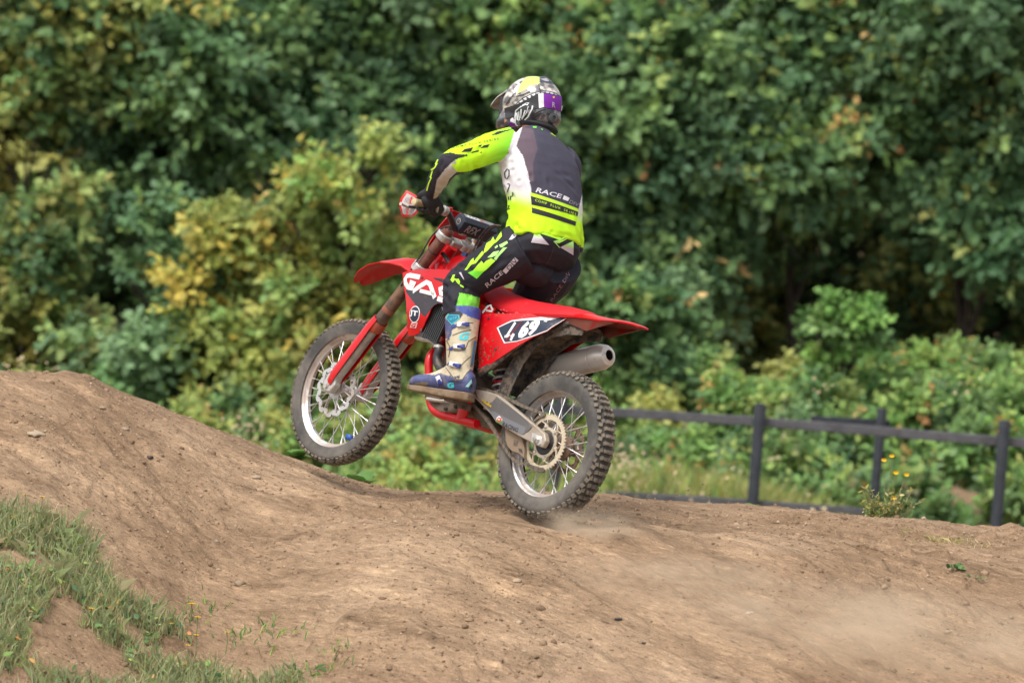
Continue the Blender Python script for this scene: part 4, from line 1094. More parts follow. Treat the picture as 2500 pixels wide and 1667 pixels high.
creases(jersey, [((.46, .10, .93), .06, (.2, -.8, .25), 20, .007), ((.42, -.04, .95), .07, (.1, .9, .25), 18, .006), ((.60, .20, 1.18), .05, (.4, .7, -.6), 12, .008), ((.70, .45, 1.09), .045, (-.4, .5, .7), 16, .007), ((.80, .42, 1.01), .04, (.3, .7, .5), 12, .006),
                 ((.52, .16, 1.04), .06, (.4, -.3, .8), 14, .006), ((.50, -.02, 1.12), .08, (.2, .8, .5), 12, .004), ((.67, .33, 1.17), .05, (.3, .6, -.5), 10, .006), ((.46, -.15, .95), .05, (.1, .6, .7), 10, .006)], 5)
P_ = coords(jersey); N_ = normals(jersey); an = np.arctan2(P_[:, 1], P_[:, 0] - .46)
rip = np.sin(an * 9 + 2 * np.sin(an * 3)) * .006 * sstep(.94, .87, P_[:, 2]); set_coords(jersey, P_ + N_ * rip[:, None] + np.stack([0 * rip, 0 * rip, np.sin(an * 4 + 1) * .010 * sstep(.92, .86, P_[:, 2])], 1))
gy0, gy1 = [(-0.436, 0.99)][0][1], [(-0.461, 1.075)][0][1]
def fade(u, v):
    t = sstep(gy0, gy1, v)[:, None]; return np.array(NEON) * (1 - t) + np.array(WHT) * t
su0, su1 = [(-0.559, 1.24)][0][0], [(-0.701, 1.178)][0][0]
def sleeve(u, v):
    t = sstep(su1, su0, u)[:, None]; return np.array(NEON) * (1 - t) + np.array(LIME) * .82 * t
LO = -9
paint(jersey, GRYP, [
    ([(-0.542, 1.355), (-0.49, 1.351), (-0.447, 1.265), (-0.448, 1.189), (-0.422, 1.12), (-0.437, 1.108), (-0.473, 1.173), (-0.542, 1.247)], MAUVE),
    ([(-0.589, 1.35), (-0.542, 1.361), (-0.541, 1.25), (-0.502, 1.215), (-0.456, 1.144), (-0.428, 1.085), (-0.415, 1.047), (-0.528, 0.972), (-0.584, 1.107), (-0.604, 1.169), (-0.567, 1.209), (-0.573, 1.245), (-0.57, 1.321)], WHT),
    ([(-0.577, 1.042), (-0.428, 1.089), (-0.391, 0.978), (-0.187, 0.981), (-0.194, 1.073), (-0.197, 1.148), (-0.169, 1.168), (-0.095, 0.912), (-0.525, 0.788)], fade),
    ([(-0.964, 1.073), (-0.898, 1.134), (-0.83, 1.187), (-0.723, 1.256), (-0.618, 1.328), (-0.582, 1.356), (-0.57, 1.321), (-0.57, 1.237), (-0.569, 1.208), (-0.589, 1.171), (-0.68, 1.105), (-0.722, 1.076), (-0.767, 1.058), (-0.8, 1.086), (-0.789, 1.106), (-0.748, 1.141), (-0.793, 1.135), (-0.849, 1.123)], sleeve),
    ([(-0.845, 1.125), (-0.815, 1.137), (-0.793, 1.135), (-0.748, 1.14), (-0.789, 1.11), (-0.818, 1.06), (-0.843, 1.003), (-0.838, 0.882), (-0.904, 0.863), (-0.933, 0.964), (-0.864, 1.102)], INK),
    ([(-0.789, 1.107), (-0.756, 1.078), (-0.79, 1.022), (-0.799, 0.965), (-0.791, 0.896), (-0.836, 0.883), (-0.843, 1.003), (-0.818, 1.06)], PALE),
    ([(-0.799, 1.083), (-0.767, 1.1), (-0.731, 1.107), (-0.732, 1.081), (-0.768, 1.062)], NEON),
    ([(-0.418, 1.054), (-0.193, 1.054), (-0.187, 1), (-0.396, 0.993)], NEON),
    ([(-0.399, 1.001), (-0.189, 1), (-0.188, 0.981), (-0.39, 0.978)], NEON),
    ([(-0.413, 1.361), (-0.378, 1.37), (-0.336, 1.351), (-0.383, 1.355)], NEON),
    ([(-0.666, 1.266), (-0.643, 1.292), (-0.6, 1.313), (-0.574, 1.332), (-0.578, 1.323), (-0.618, 1.293), (-0.643, 1.273)], INK),
])
jsk = Skin(jersey, QN, QU)
PRB = mat('jersey_black_print', lin(40, 38, 44), .8); PRW = mat('jersey_white_print', lin(222, 220, 228), .8); PRN = mat('jersey_lime_print', lin(196, 245, 50), .8)
def lay_text(sk, q, txt, material, parent, name='lettering', **kw):
    sk.lay(name, letters_on(q, txt, **kw), material, parent, off=.0022, step=.015)
for q, ms in (([(-0.421, 1.065), (-0.195, 1.061), (-0.193, 1.047), (-0.416, 1.05)], PRN), ([(-0.417, 1.05), (-0.192, 1.047), (-0.19, 1.027), (-0.403, 1.014)], PRB), ([(-0.399, 1.001), (-0.189, 1), (-0.188, 0.981), (-0.39, 0.978)], PRB)):
    jsk.lay('back_stripe', [q], ms, jersey, off=.0014)
lay_text(jsk, [(-0.402, 1.072), (-0.281, 1.078), (-0.283, 1.098), (-0.403, 1.095)], 'RACE', PRW, jersey, bold=.012, shear=.15)
jsk.lay('print_block', [[(-0.277, 1.078), (-0.251, 1.077), (-0.247, 1.094), (-0.275, 1.097)]], PRW, jersey)
lay_text(jsk, [(-0.245, 1.07), (-0.198, 1.069), (-0.199, 1.084), (-0.245, 1.088)], 'DIV', mat('grey_print', lin(150, 148, 156), .8), jersey, shear=.2)
lay_text(jsk, [(-0.392, 1.032), (-0.199, 1.027), (-0.2, 1.038), (-0.394, 1.043)], 'COMP  FLUX  SERIES', PRN, jersey, spacing=1.25)
lay_text(jsk, [(-0.813, 1.155), (-0.626, 1.256), (-0.63, 1.263), (-0.817, 1.162)], 'COMP FLUX SERIES', PRB, jersey, spacing=1.3, bold=.01)
for q in ([(-0.772, 1.149), (-0.761, 1.168), (-0.726, 1.188), (-0.732, 1.167)], [(-0.731, 1.159), (-0.723, 1.169), (-0.697, 1.184), (-0.7, 1.174)], [(-0.695, 1.193), (-0.684, 1.21), (-0.659, 1.224), (-0.665, 1.207)], [(-0.708, 1.197), (-0.704, 1.205), (-0.692, 1.211), (-0.695, 1.201)], [(-0.753, 1.139), (-0.747, 1.148), (-0.741, 1.144), (-0.744, 1.139)], [(-0.695, 1.172), (-0.688, 1.178), (-0.681, 1.181), (-0.685, 1.174)], [(-0.838, 1.115), (-0.813, 1.131), (-0.813, 1.116), (-0.833, 1.111)], [(-0.793, 1.133), (-0.75, 1.145), (-0.755, 1.133), (-0.792, 1.116)]):
    jsk.lay('sleeve_check', [q], PRB, jersey)
def qthick(pts, w): return thick(pts, w)
for st in ([(-0.559, 1.123), (-0.552, 1.142), (-0.543, 1.138), (-0.536, 1.115), (-0.541, 1.098), (-0.55, 1.102), (-0.559, 1.123)], [(-0.533, 1.078), (-0.521, 1.078), (-0.522, 1.062), (-0.523, 1.043)], [(-0.499, 1.046), (-0.495, 1.036), (-0.499, 1.026)], [(-0.512, 1.025), (-0.506, 1.01)], [(-0.504, 1.029), (-0.498, 1.012)], [(-0.508, 0.982), (-0.498, 0.987), (-0.499, 0.966), (-0.49, 0.974)]):
    jsk.lay('side_lettering', thick(st, .0045), PRB, jersey)
for st in ([(-0.862, 1.09), (-0.866, 1.067), (-0.861, 1.073), (-0.866, 1.051), (-0.881, 1.04), (-0.872, 1.045), (-0.874, 1.006), (-0.87, 1.009), (-0.875, 0.981), (-0.875, 0.951)],):
    jsk.lay('sleeve_stripe', thick(st, .006), PRN, jersey)
for q in ([(-0.496, 1.365), (-0.48, 1.37), (-0.478, 1.363), (-0.493, 1.358)], [(-0.459, 1.367), (-0.449, 1.365), (-0.449, 1.36), (-0.457, 1.363)]):
    jsk.lay('neck_print', [q], mat('lime_print', lin(110, 220, 70), .8), jersey)

PANT = mat('printed_trousers', (1, 1, 1), .72, attr='tint', bump=.1, bump_scale=380, spec=.3)
trousers = fuse('trousers', [torso(HIP), limb(LEG_L, R_LEG), limb(LEG_R, [.128, .122, .100, .080, .073, .066]), ball((.49, 0, .735), .11, .12, .07)], .0050, PANT, person, 5)
cloth_folds(trousers, .0032, 9, 9)
for c, d, w, l, a in (((.62, .27, .60), (.6, .1, .5), .010, .06, .006), ((.66, .29, .55), (.6, .1, .4), .009, .05, .006), ((.60, .25, .55), (.8, .1, .2), .010, .06, .007), ((.48, .20, .80), (.5, .3, -.7), .012, .08, .005), ((.52, .21, .86), (.3, .3, .7), .010, .06, .005), ((.36, .04, .75), (.2, .8, .3), .010, .05, .005), ((.68, .28, .51), (.6, .2, .5), .008, .05, .005), ((.64, .28, .50), (.7, .2, .4), .008, .05, .005)):
    drag_lines(trousers, c, d, w, l, a * 1.6)
creases(trousers, [((.63, .27, .56), .045, (.7, .1, .3), 18, .008), ((.66, .27, .60), .05, (.5, .2, -.6), 12, .006), ((.52, .20, .80), .06, (.5, .3, -.7), 14, .006), ((.50, .20, .87), .05, (.3, .2, .7), 12, .006), ((.40, .02, .76), .06, (.2, .8, .3), 14, .006), ((.58, .22, .66), .06, (.5, .3, -.6), 14, .005), ((.42, -.10, .72), .06, (.4, .3, -.5), 12, .006), ((.66, .29, .50), .04, (.5, .2, .5), 12, .006)], 8)
DARK = lin(40, 40, 48)
gv0, gv1 = [(-0.562, 0.632)][0][1], [(-0.483, 0.751)][0][1]
paint(trousers, DARK, [
    ([(-0.604, 0.543), (-0.566, 0.55), (-0.488, 0.548), (-0.454, 0.54), (-0.443, 0.502), (-0.598, 0.457)], lin(132, 222, 74)),
    ([(-0.601, 0.465), (-0.445, 0.51), (-0.43, 0.46), (-0.59, 0.414)], lin(58, 78, 150)),
])
psk = Skin(trousers, QN, QU)
PGN = mat('trouser_lime_print', lin(178, 246, 50), .75); PPG = mat('trouser_pale_green_print', lin(176, 232, 130), .75); PWH = mat('trouser_white_print', lin(204, 198, 206), .75); PGR = mat('trouser_green_print', lin(120, 226, 56), .75)
for nm, ms, q in (('leg_panel', PGN, [(-0.574, 0.656), (-0.548, 0.709), (-0.536, 0.699), (-0.527, 0.715), (-0.508, 0.73), (-0.489, 0.726), (-0.513, 0.683), (-0.526, 0.665)]), ('leg_panel', PGR, [(-0.592, 0.641), (-0.574, 0.656), (-0.526, 0.665), (-0.547, 0.626)]),
                  ('leg_check', PPG, [(-0.527, 0.729), (-0.508, 0.761), (-0.484, 0.773), (-0.491, 0.749), (-0.51, 0.734)]), ('leg_check', PPG, [(-0.498, 0.733), (-0.471, 0.791), (-0.454, 0.797), (-0.478, 0.752), (-0.487, 0.727)]), ('leg_check', PPG, [(-0.492, 0.799), (-0.463, 0.825), (-0.456, 0.817), (-0.476, 0.79), (-0.485, 0.789)]), ('leg_check', PPG, [(-0.508, 0.783), (-0.5, 0.796), (-0.494, 0.789), (-0.504, 0.777)]),
                  ('leg_flame', PGN, [(-0.55, 0.741), (-0.549, 0.791), (-0.534, 0.809), (-0.537, 0.783), (-0.518, 0.793), (-0.535, 0.759)]), ('leg_flame', PGN, [(-0.538, 0.783), (-0.528, 0.829), (-0.514, 0.811), (-0.5, 0.865), (-0.49, 0.84), (-0.505, 0.811), (-0.521, 0.789)]),
                  ('leg_flame', PGN, [(-0.61, 0.648), (-0.594, 0.701), (-0.586, 0.712), (-0.581, 0.697), (-0.556, 0.753), (-0.548, 0.739), (-0.57, 0.691), (-0.588, 0.679), (-0.6, 0.652)]),
                  ('leg_check', PWH, [(-0.457, 0.832), (-0.449, 0.857), (-0.433, 0.878), (-0.425, 0.869), (-0.433, 0.851), (-0.443, 0.836)]), ('leg_check', PWH, [(-0.632, 0.632), (-0.623, 0.636), (-0.598, 0.606), (-0.606, 0.61)]),
                  ('knee_check', PGN, [(-0.659, 0.59), (-0.655, 0.614), (-0.645, 0.619), (-0.648, 0.603), (-0.638, 0.601), (-0.646, 0.581)]), ('knee_check', PGN, [(-0.641, 0.598), (-0.625, 0.605), (-0.615, 0.594), (-0.616, 0.58), (-0.626, 0.584)]), ('knee_check', PGN, [(-0.616, 0.582), (-0.594, 0.577), (-0.594, 0.57), (-0.607, 0.573)]),
                  ('seat_print', PPG, [(-0.355, 0.877), (-0.354, 0.907), (-0.338, 0.9), (-0.314, 0.883)]), ('seat_print', PWH, [(-0.358, 0.848), (-0.355, 0.877), (-0.314, 0.883), (-0.277, 0.861)]),
                  ('seat_print', PGN, [(-0.354, 0.908), (-0.339, 0.908), (-0.232, 0.907), (-0.211, 0.925), (-0.236, 0.931), (-0.226, 0.935), (-0.202, 0.922), (-0.233, 0.899), (-0.241, 0.896), (-0.336, 0.898)]), ('seat_print', PPG, [(-0.264, 0.882), (-0.233, 0.901), (-0.219, 0.911), (-0.24, 0.884), (-0.248, 0.878), (-0.226, 0.864), (-0.231, 0.863)]),
                  ('seat_print', PGN, [(-0.248, 0.878), (-0.241, 0.885), (-0.202, 0.921), (-0.207, 0.911), (-0.237, 0.881)]), ('seat_print', PPG, [(-0.217, 0.876), (-0.177, 0.912), (-0.168, 0.881)]), ('seat_print', PWH, [(-0.227, 0.866), (-0.217, 0.876), (-0.168, 0.881), (-0.16, 0.852)]),
                  ('waist_print', PGR, [(-0.333, 0.937), (-0.24, 0.955), (-0.188, 0.935), (-0.216, 0.932), (-0.245, 0.932)]), ('leg_box', PWH, [(-0.446, 0.692), (-0.409, 0.764), (-0.39, 0.756), (-0.428, 0.683)])):
    psk.lay(nm, [q], ms, trousers)
lay_text(psk, [(-0.49, 0.602), (-0.439, 0.681), (-0.453, 0.693), (-0.507, 0.615)], 'RACE', PWH, trousers, bold=.01)
psk.lay('leg_box_lettering', letters_on([(-0.416, 0.702), (-0.391, 0.754), (-0.41, 0.762), (-0.434, 0.711)], 'DIV'), mat('trouser_black_print', lin(46, 44, 52), .75), trousers, off=.0034, step=.015)
lay_text(psk, [(-0.192, 0.631), (-0.145, 0.772), (-0.159, 0.777), (-0.204, 0.636)], 'RACE DIV', mat('mauve_print', lin(150, 122, 132), .75), trousers)
for st in ([(-0.255, 0.859), (-0.255, 0.823), (-0.259, 0.795), (-0.269, 0.769)],): psk.lay('seam', thick(st, .0025), mat('seam_thread', lin(66, 68, 76), .8), trousers)
# ---- gloves
GLV = mat('black_glove', lin(38, 38, 42), .75, bump=.3, bump_scale=200)
for s in (1, -1):
    g = fuse('glove', hand(s, 1.12) + [limb([(.862, s * .372, .960), (.880, s * .362, .945)], [.036, .032], n=16)], .0035, GLV, person, 3)
    if s > 0: glove = g
for k, (yy, zz) in enumerate(((.315, .944), (.338, .946), (.360, .943))):
    MB().lathe([(.006, 0), (.004, .003)], (.925, yy, zz), (.3, .1, 1), 8).build('knuckle_stud', mat('grey_print', lin(150, 148, 156), .8), glove)
MB().tube([(.876, .300, .905), (.882, .286, .882), (.90, .284, .868)], [.0135, .0135, .011], 10).build('palm_patch', mat('dusty_palm', lin(176, 160, 136), .8), glove)

# ---- boots
BOOT = mat('printed_boot', (1, 1, 1), .5, attr='tint', dirt=.26, dirt_scale=18, dirt_col=(.30, .22, .15), bump=.15, bump_scale=90)
SOLE = mat('gum_sole', lin(118, 96, 72), .8, dirt=.4, dirt_scale=20, dirt_col=(.30, .23, .16))
TAN = lin(194, 182, 154); BLU = lin(72, 80, 122); CYN = lin(70, 190, 200)
def boot(s):
    H, T = Vector((.404, s * .205, .112)), Vector((.710, s * .298, .074)); ax = (T - H); L_ = ax.length; ax.normalize()
    lat = Vector((-ax.y, ax.x, 0)).normalized(); up_ = ax.cross(lat) if s else None
    up_ = ax.cross(lat); up_ = up_ if up_.z > 0 else -up_
    foot = MB(); secs = []
    for t, w, h in ((0.0, .028, .085), (.04, .036, .10), (.15, .041, .13), (.30, .043, .14), (.45, .044, .118), (.6, .047, .088), (.75, .049, .070), (.88, .045, .060), (.97, .034, .048), (1.0, .022, .036)):
        c = H + ax * (L_ * t); secs.append([c + lat * (w * math.copysign(abs(math.cos(a)) ** .8, math.cos(a))) + up_ * (h * (.5 + .5 * math.sin(a)) + .004) for a in [2 * math.pi * k / 20 for k in range(20)]])
    foot.loft(secs)
    shaft = limb([(.488, s * .228, .15), (.498, s * .228, .20), (.525, s * .226, .27), (.556, s * .224, .35), (.585, s * .222, .425), (.603, s * .221, .478)], [(.054, .066), (.054, .066), (.060, .070), (.068, .076), (.075, .082), (.078, .086)], n=24)
    b = fuse('boot', [foot, shaft], .0055, BOOT, person, 4)
    cloth_folds(b, .0022, 16, 21 + s)
    # sole with heel block
    so = MB(); prof = ((-.02, .020, 0), (0.0, .034, 0), (.06, .041, 0), (.22, .043, 0), (.38, .042, .006), (.5, .046, .006), (.7, .052, 0), (.88, .050, -.002), (.98, .038, -.006), (1.035, .016, -.010))
    secs = []
    for t, w, dz in prof:
        c = H + ax * (L_ * t); th = .026 if t < .36 else .018
        secs.append([c + lat * w + up_ * .010, c - lat * w + up_ * .010, c - lat * w - up_ * (th + dz - .006), c - lat * (w * .9) - up_ * (th + dz), c + lat * (w * .9) - up_ * (th + dz), c + lat * w - up_ * (th + dz - .006)])
    so.loft(secs); bevel(so.build('sole', SOLE, b, autosmooth=40), .003)
    return b
bootL, bootR = boot(1), boot(-1)
paint(bootR, TAN, [])
P = coords(bootR); k = P[:, 2] < .17; C = np.tile(np.array(TAN), (len(P), 1)); C[k] = BLU; bootR.data.color_attributes['tint'].data.foreach_set('color', np.hstack([C, np.ones((len(C), 1))]).astype(np.float32).ravel())
BR = '.56,.26,.25'
paint(bootL, TAN, [
    ([(-0.744, 0.005), (-0.775, 0.113), (-0.645, 0.151), (-0.608, 0.158), (-0.585, 0.174), (-0.565, 0.17), (-0.538, 0.174), (-0.524, 0.166), (-0.512, 0.162), (-0.482, 0.169), (-0.47, 0.209), (-0.46, 0.228), (-0.43, 0.217), (-0.402, 0.123)], BLU),
    ([(-0.661, 0.409), (-0.632, 0.417), (-0.6, 0.399), (-0.584, 0.4), (-0.591, 0.382), (-0.586, 0.352), (-0.594, 0.326), (-0.62, 0.335), (-0.641, 0.368)], BLU),
    ([(-0.529, 0.169), (-0.502, 0.185), (-0.495, 0.179), (-0.498, 0.17), (-0.517, 0.167)], lin(52, 58, 70)),
    ([(-0.492, 0.344), (-0.476, 0.376), (-0.463, 0.341), (-0.454, 0.234), (-0.468, 0.234)], lin(160, 144, 116)),
    ([(-0.692, 0.095), (-0.661, 0.109), (-0.624, 0.118), (-0.631, 0.102), (-0.666, 0.086)], lin(130, 112, 84)),
    ([(-0.707, 0.498), (-0.584, 0.533), (-0.454, 0.571), (-0.422, 0.461), (-0.478, 0.452), (-0.505, 0.45), (-0.545, 0.454), (-0.562, 0.457), (-0.685, 0.422)], lin(56, 76, 150)),
], .5)
bsk = Skin(bootL, QN, QU)
CY = mat('cyan_print', lin(70, 196, 208), .5); CYD = mat('teal_print', lin(40, 120, 150), .5); BLK = mat('boot_black_print', lin(40, 44, 50), .5)
bsk.lay('shin_badge', [[(-0.63, 0.419), (-0.627, 0.438), (-0.579, 0.448), (-0.571, 0.431), (-0.596, 0.395)]], CY, bootL, off=.002)
bsk.lay('shin_badge_field', [[(-0.625, 0.419), (-0.623, 0.435), (-0.581, 0.444), (-0.575, 0.431), (-0.598, 0.401)]], CYD, bootL, off=.003)
bsk.lay('shin_badge_lettering', letters_on([(-0.614, 0.411), (-0.581, 0.426), (-0.586, 0.437), (-0.618, 0.423)], 'sg12', shear=.2, bold=.02), CY, bootL, off=.004)
bsk.lay('knee_flap', [[(-0.626, 0.446), (-0.579, 0.464), (-0.563, 0.457), (-0.57, 0.431), (-0.577, 0.448), (-0.621, 0.439)]], BLK, bootL, off=.003)
bsk.lay('brand_letter', letters_on([(-0.551, 0.334), (-0.507, 0.349), (-0.511, 0.386), (-0.552, 0.371)], 'G', bold=.05, shear=.1), CY, bootL)
bsk.lay('brand_letter', letters_on([(-0.535, 0.116), (-0.507, 0.126), (-0.517, 0.151), (-0.547, 0.138)], 'G', bold=.06), CY, bootL)
bsk.lay('boot_lettering', letters_on([(-0.466, 0.238), (-0.456, 0.244), (-0.471, 0.355), (-0.482, 0.354)], 'I', bold=.02), CYD, bootL)
bsk.lay('heel_print', [[(-0.461, 0.144), (-0.445, 0.182), (-0.438, 0.168), (-0.448, 0.145)]], mat('pale_cyan_print', lin(150, 200, 200), .5), bootL)
bsk.lay('heel_patch', [[(-0.448, 0.145), (-0.437, 0.166), (-0.431, 0.15), (-0.439, 0.14)]], BLK, bootL)
lace = mat('boot_groove', lin(96, 84, 66), .7)
for st in ([(-0.6, 0.321), (-0.579, 0.3), (-0.572, 0.27), (-0.57, 0.251)], [(-0.581, 0.35), (-0.546, 0.377), (-0.507, 0.397)], [(-0.57, 0.284), (-0.53, 0.292), (-0.509, 0.304), (-0.505, 0.344), (-0.479, 0.373)], [(-0.546, 0.215), (-0.509, 0.222), (-0.495, 0.253), (-0.476, 0.282)], [(-0.571, 0.204), (-0.526, 0.17), (-0.516, 0.163), (-0.483, 0.171), (-0.47, 0.209), (-0.459, 0.224)], [(-0.564, 0.41), (-0.551, 0.419), (-0.507, 0.43)], [(-0.596, 0.279), (-0.568, 0.289), (-0.554, 0.297)], [(-0.624, 0.306), (-0.6, 0.321), (-0.588, 0.332)]):
    bsk.lay('panel_groove', thick(st, .0038), lace, bootL, off=.0012)
BUCK = mat('chrome_buckle', lin(226, 226, 230), .3, metal=.3)
for (c0, c1, c2) in (([(-0.594, 0.381)][0], [(-0.57, 0.403)][0], [(-0.526, 0.416)][0]), ([(-0.574, 0.285)][0], [(-0.558, 0.304)][0], [(-0.515, 0.314)][0]), ([(-0.578, 0.216)][0], [(-0.551, 0.227)][0], [(-0.507, 0.223)][0]), ([(-0.581, 0.158)][0], [(-0.591, 0.153)][0], [(-0.567, 0.125)][0])):
    du, dv = c2[0] - c1[0], c2[1] - c1[1]; l = math.hypot(du, dv); du, dv = du / l, dv / l
    def quad(a, b, w0, w1): return [(c1[0] + du * a * l - dv * w0, c1[1] + dv * a * l + du * w0), (c1[0] + du * a * l + dv * w0, c1[1] + dv * a * l - du * w0), (c1[0] + du * b * l + dv * w1, c1[1] + dv * b * l - du * w1), (c1[0] + du * b * l - dv * w1, c1[1] + dv * b * l + du * w1)]
    bsk.lay('buckle_strap', thick([c0, c1], .012), mat('strap_blue', lin(50, 62, 130), .5), bootL, off=.003)
    for nm, off, ms, q in (('buckle', .007, BUCK, quad(-.05, .72, .0100, .0110)), ('buckle_lever', .010, mat('buckle_blue', lin(48, 58, 130), .35), quad(.35, 1.02, .0056, .0105)), ('buckle_clip', .0085, BUCK, quad(.28, .42, .0105, .0100))):
        o = bsk.lay(nm, [q], ms, bootL, off=off)
        if o:
            sm = o.modifiers.new('body', 'SOLIDIFY'); sm.thickness = .007; sm.offset = 0

# ---- helmet
HEL = mat('painted_helmet', (1, 1, 1), .28, attr='tint', coat=.4, dirt=.05, dirt_scale=20)
shell = [ball(hp(.0, 0, .012), .148, .124, .128, HM), ball(hp(.075, 0, -.055), .092, .094, .062, HM), ball(hp(-.055, 0, -.045), .088, .112, .075, HM),
         limb([hp(-.02, .075, -.075), hp(.06, .085, -.085), hp(.125, .055, -.085), hp(.148, 0, -.083), hp(.125, -.055, -.085), hp(.06, -.085, -.085), hp(-.02, -.075, -.075)], [(.030, .034)] * 7, n=14),
         limb([hp(.0, 0, .118), hp(-.06, 0, .120), hp(-.10, 0, .100)], [(.03, .012), (.03, .016), (.018, .010)], n=14)]
helmet = fuse('helmet', shell, .0048, HEL, person, 4)
HR = '.74,.03,1.47'
CAMO, CHAR, ORG, PUR = lin(150, 140, 130), lin(46, 46, 52), lin(190, 130, 100), lin(110, 30, 150)
def camo(u, v):
    n = fbm(u * 45, v * 60, o=2, s=4)[:, None]
    return np.where(n > .25, np.array(lin(98, 95, 95)), np.where(n < -.2, np.array(lin(216, 208, 198)), np.array(lin(160, 152, 145))))
def darkcamo(u, v):
    n = fbm(u * 60, v * 42, o=3, s=9)[:, None]
    return np.where(n > .35, np.array(lin(134, 130, 130)), np.where(n < -.15, np.array(lin(44, 44, 50)), np.array(lin(84, 82, 86))))
paint(helmet, CHAR, [
    ([(-0.635, 1.266), (-0.684, 1.438), (-0.341, 1.537), (-0.291, 1.365)], darkcamo),
    ([(-0.651, 1.367), (-0.671, 1.435), (-0.653, 1.5), (-0.632, 1.577), (-0.581, 1.617), (-0.463, 1.639), (-0.385, 1.602), (-0.376, 1.552), (-0.387, 1.555), (-0.382, 1.519), (-0.409, 1.536), (-0.451, 1.541), (-0.509, 1.528), (-0.548, 1.502), (-0.577, 1.475), (-0.607, 1.429), (-0.613, 1.384)], camo),
    ([(-0.61, 1.49), (-0.609, 1.522), (-0.596, 1.563), (-0.584, 1.604), (-0.536, 1.617), (-0.523, 1.567), (-0.55, 1.553), (-0.583, 1.515)], lin(210, 240, 110)),
    ([(-0.622, 1.481), (-0.625, 1.517), (-0.612, 1.542), (-0.603, 1.542), (-0.607, 1.525), (-0.607, 1.491), (-0.61, 1.481)], WHT),
    ([(-0.536, 1.617), (-0.475, 1.635), (-0.45, 1.583), (-0.498, 1.577), (-0.523, 1.57)], lin(58, 62, 74)),
    ([(-0.524, 1.59), (-0.499, 1.602), (-0.48, 1.59), (-0.504, 1.586)], lin(160, 156, 160)),
    ([(-0.602, 1.325), (-0.604, 1.362), (-0.572, 1.361), (-0.575, 1.339)], PUR),
    ([(-0.603, 1.366), (-0.601, 1.384), (-0.579, 1.376), (-0.578, 1.36)], WHT),
    ([(-0.625, 1.349), (-0.633, 1.409), (-0.619, 1.426), (-0.616, 1.383), (-0.619, 1.363)], ORG),
    ([(-0.563, 1.436), (-0.563, 1.479), (-0.55, 1.477), (-0.55, 1.446), (-0.558, 1.428)], ORG),
    ([(-0.501, 1.447), (-0.464, 1.468), (-0.48, 1.438), (-0.507, 1.415)], lin(104, 104, 104)),
    ([(-0.412, 1.461), (-0.396, 1.459), (-0.379, 1.436), (-0.393, 1.438)], lin(120, 116, 114)),
], .6)
hsk = Skin(helmet, QN, QU)
HW = mat('helmet_white_print', lin(214, 216, 218), .3); HB = mat('helmet_black_print', lin(34, 34, 40), .3)
teeth = [(-0.611, 1.397), (-0.605, 1.42), (-0.598, 1.439), (-0.588, 1.458), (-0.574, 1.476), (-0.56, 1.491), (-0.543, 1.505), (-0.525, 1.518), (-0.506, 1.527), (-0.486, 1.536), (-0.466, 1.541), (-0.444, 1.541), (-0.422, 1.537), (-0.401, 1.529)]
for i in range(len(teeth) - 1):
    (u0, v0), (u1, v1) = teeth[i], teeth[i + 1]; du, dv = u1 - u0, v1 - v0; nu, nv = dv, -du
    hsk.lay('tooth_print', [[(u0, v0), (u0 + du * .85, v0 + dv * .85), (u0 + du * .5 + nu * .75, v0 + dv * .5 + nv * .75)]], HW, helmet, off=.0012)
    hsk.lay('tooth_outline', thick([(u0 - nu * .1, v0 - nv * .1), (u1 - nu * .1, v1 - nv * .1)], .003), HB, helmet, off=.0014)
for st, w_, ms in (([(-0.589, 1.419), (-0.578, 1.433), (-0.555, 1.452), (-0.546, 1.452), (-0.542, 1.465), (-0.554, 1.46), (-0.573, 1.439)], .0048, HW), ([(-0.589, 1.419), (-0.583, 1.386), (-0.572, 1.359), (-0.564, 1.358)], .0048, HW), ([(-0.572, 1.38), (-0.581, 1.409), (-0.573, 1.417), (-0.565, 1.382), (-0.572, 1.38)], .0052, HW), ([(-0.566, 1.429), (-0.558, 1.393), (-0.551, 1.391), (-0.548, 1.428)], .0052, HW), ([(-0.57, 1.378), (-0.552, 1.386), (-0.54, 1.421), (-0.54, 1.448)], .0026, HW), ([(-0.539, 1.387), (-0.529, 1.405), (-0.521, 1.442), (-0.523, 1.455)], .0055, HW), ([(-0.524, 1.559), (-0.516, 1.542), (-0.506, 1.528)], .004, HB), ([(-0.639, 1.432), (-0.63, 1.463), (-0.611, 1.496)], .004, HB), ([(-0.606, 1.479), (-0.577, 1.494), (-0.552, 1.516)], .005, HB), ([(-0.513, 1.413), (-0.489, 1.438), (-0.461, 1.459)], .005, HB)):
    hsk.lay('helmet_linework', thick(st, w_), ms, helmet, off=.0044)
# goggle strap across the back
STR = mat('black_strap', lin(52, 52, 56), .7, var=.4)
strap = hsk.lay('goggle_strap', [[(-0.642, 1.419), (-0.594, 1.445), (-0.549, 1.483), (-0.515, 1.518), (-0.491, 1.53), (-0.41, 1.539), (-0.384, 1.519), (-0.367, 1.461), (-0.397, 1.474), (-0.473, 1.468), (-0.496, 1.452), (-0.535, 1.437), (-0.58, 1.4), (-0.624, 1.368)]], STR, helmet, off=.003)
for ms, q in ((mat('strap_white', lin(224, 222, 224), .6), [(-0.514, 1.516), (-0.492, 1.525), (-0.473, 1.465), (-0.493, 1.452)]), (mat('strap_purple', lin(122, 34, 158), .6), [(-0.491, 1.525), (-0.411, 1.536), (-0.398, 1.475), (-0.473, 1.465)]), (mat('strap_white', (1, 1, 1)), [(-0.407, 1.524), (-0.391, 1.517), (-0.379, 1.455), (-0.396, 1.473)])):
    hsk.lay('strap_patch', [q], ms, helmet, off=.0045)
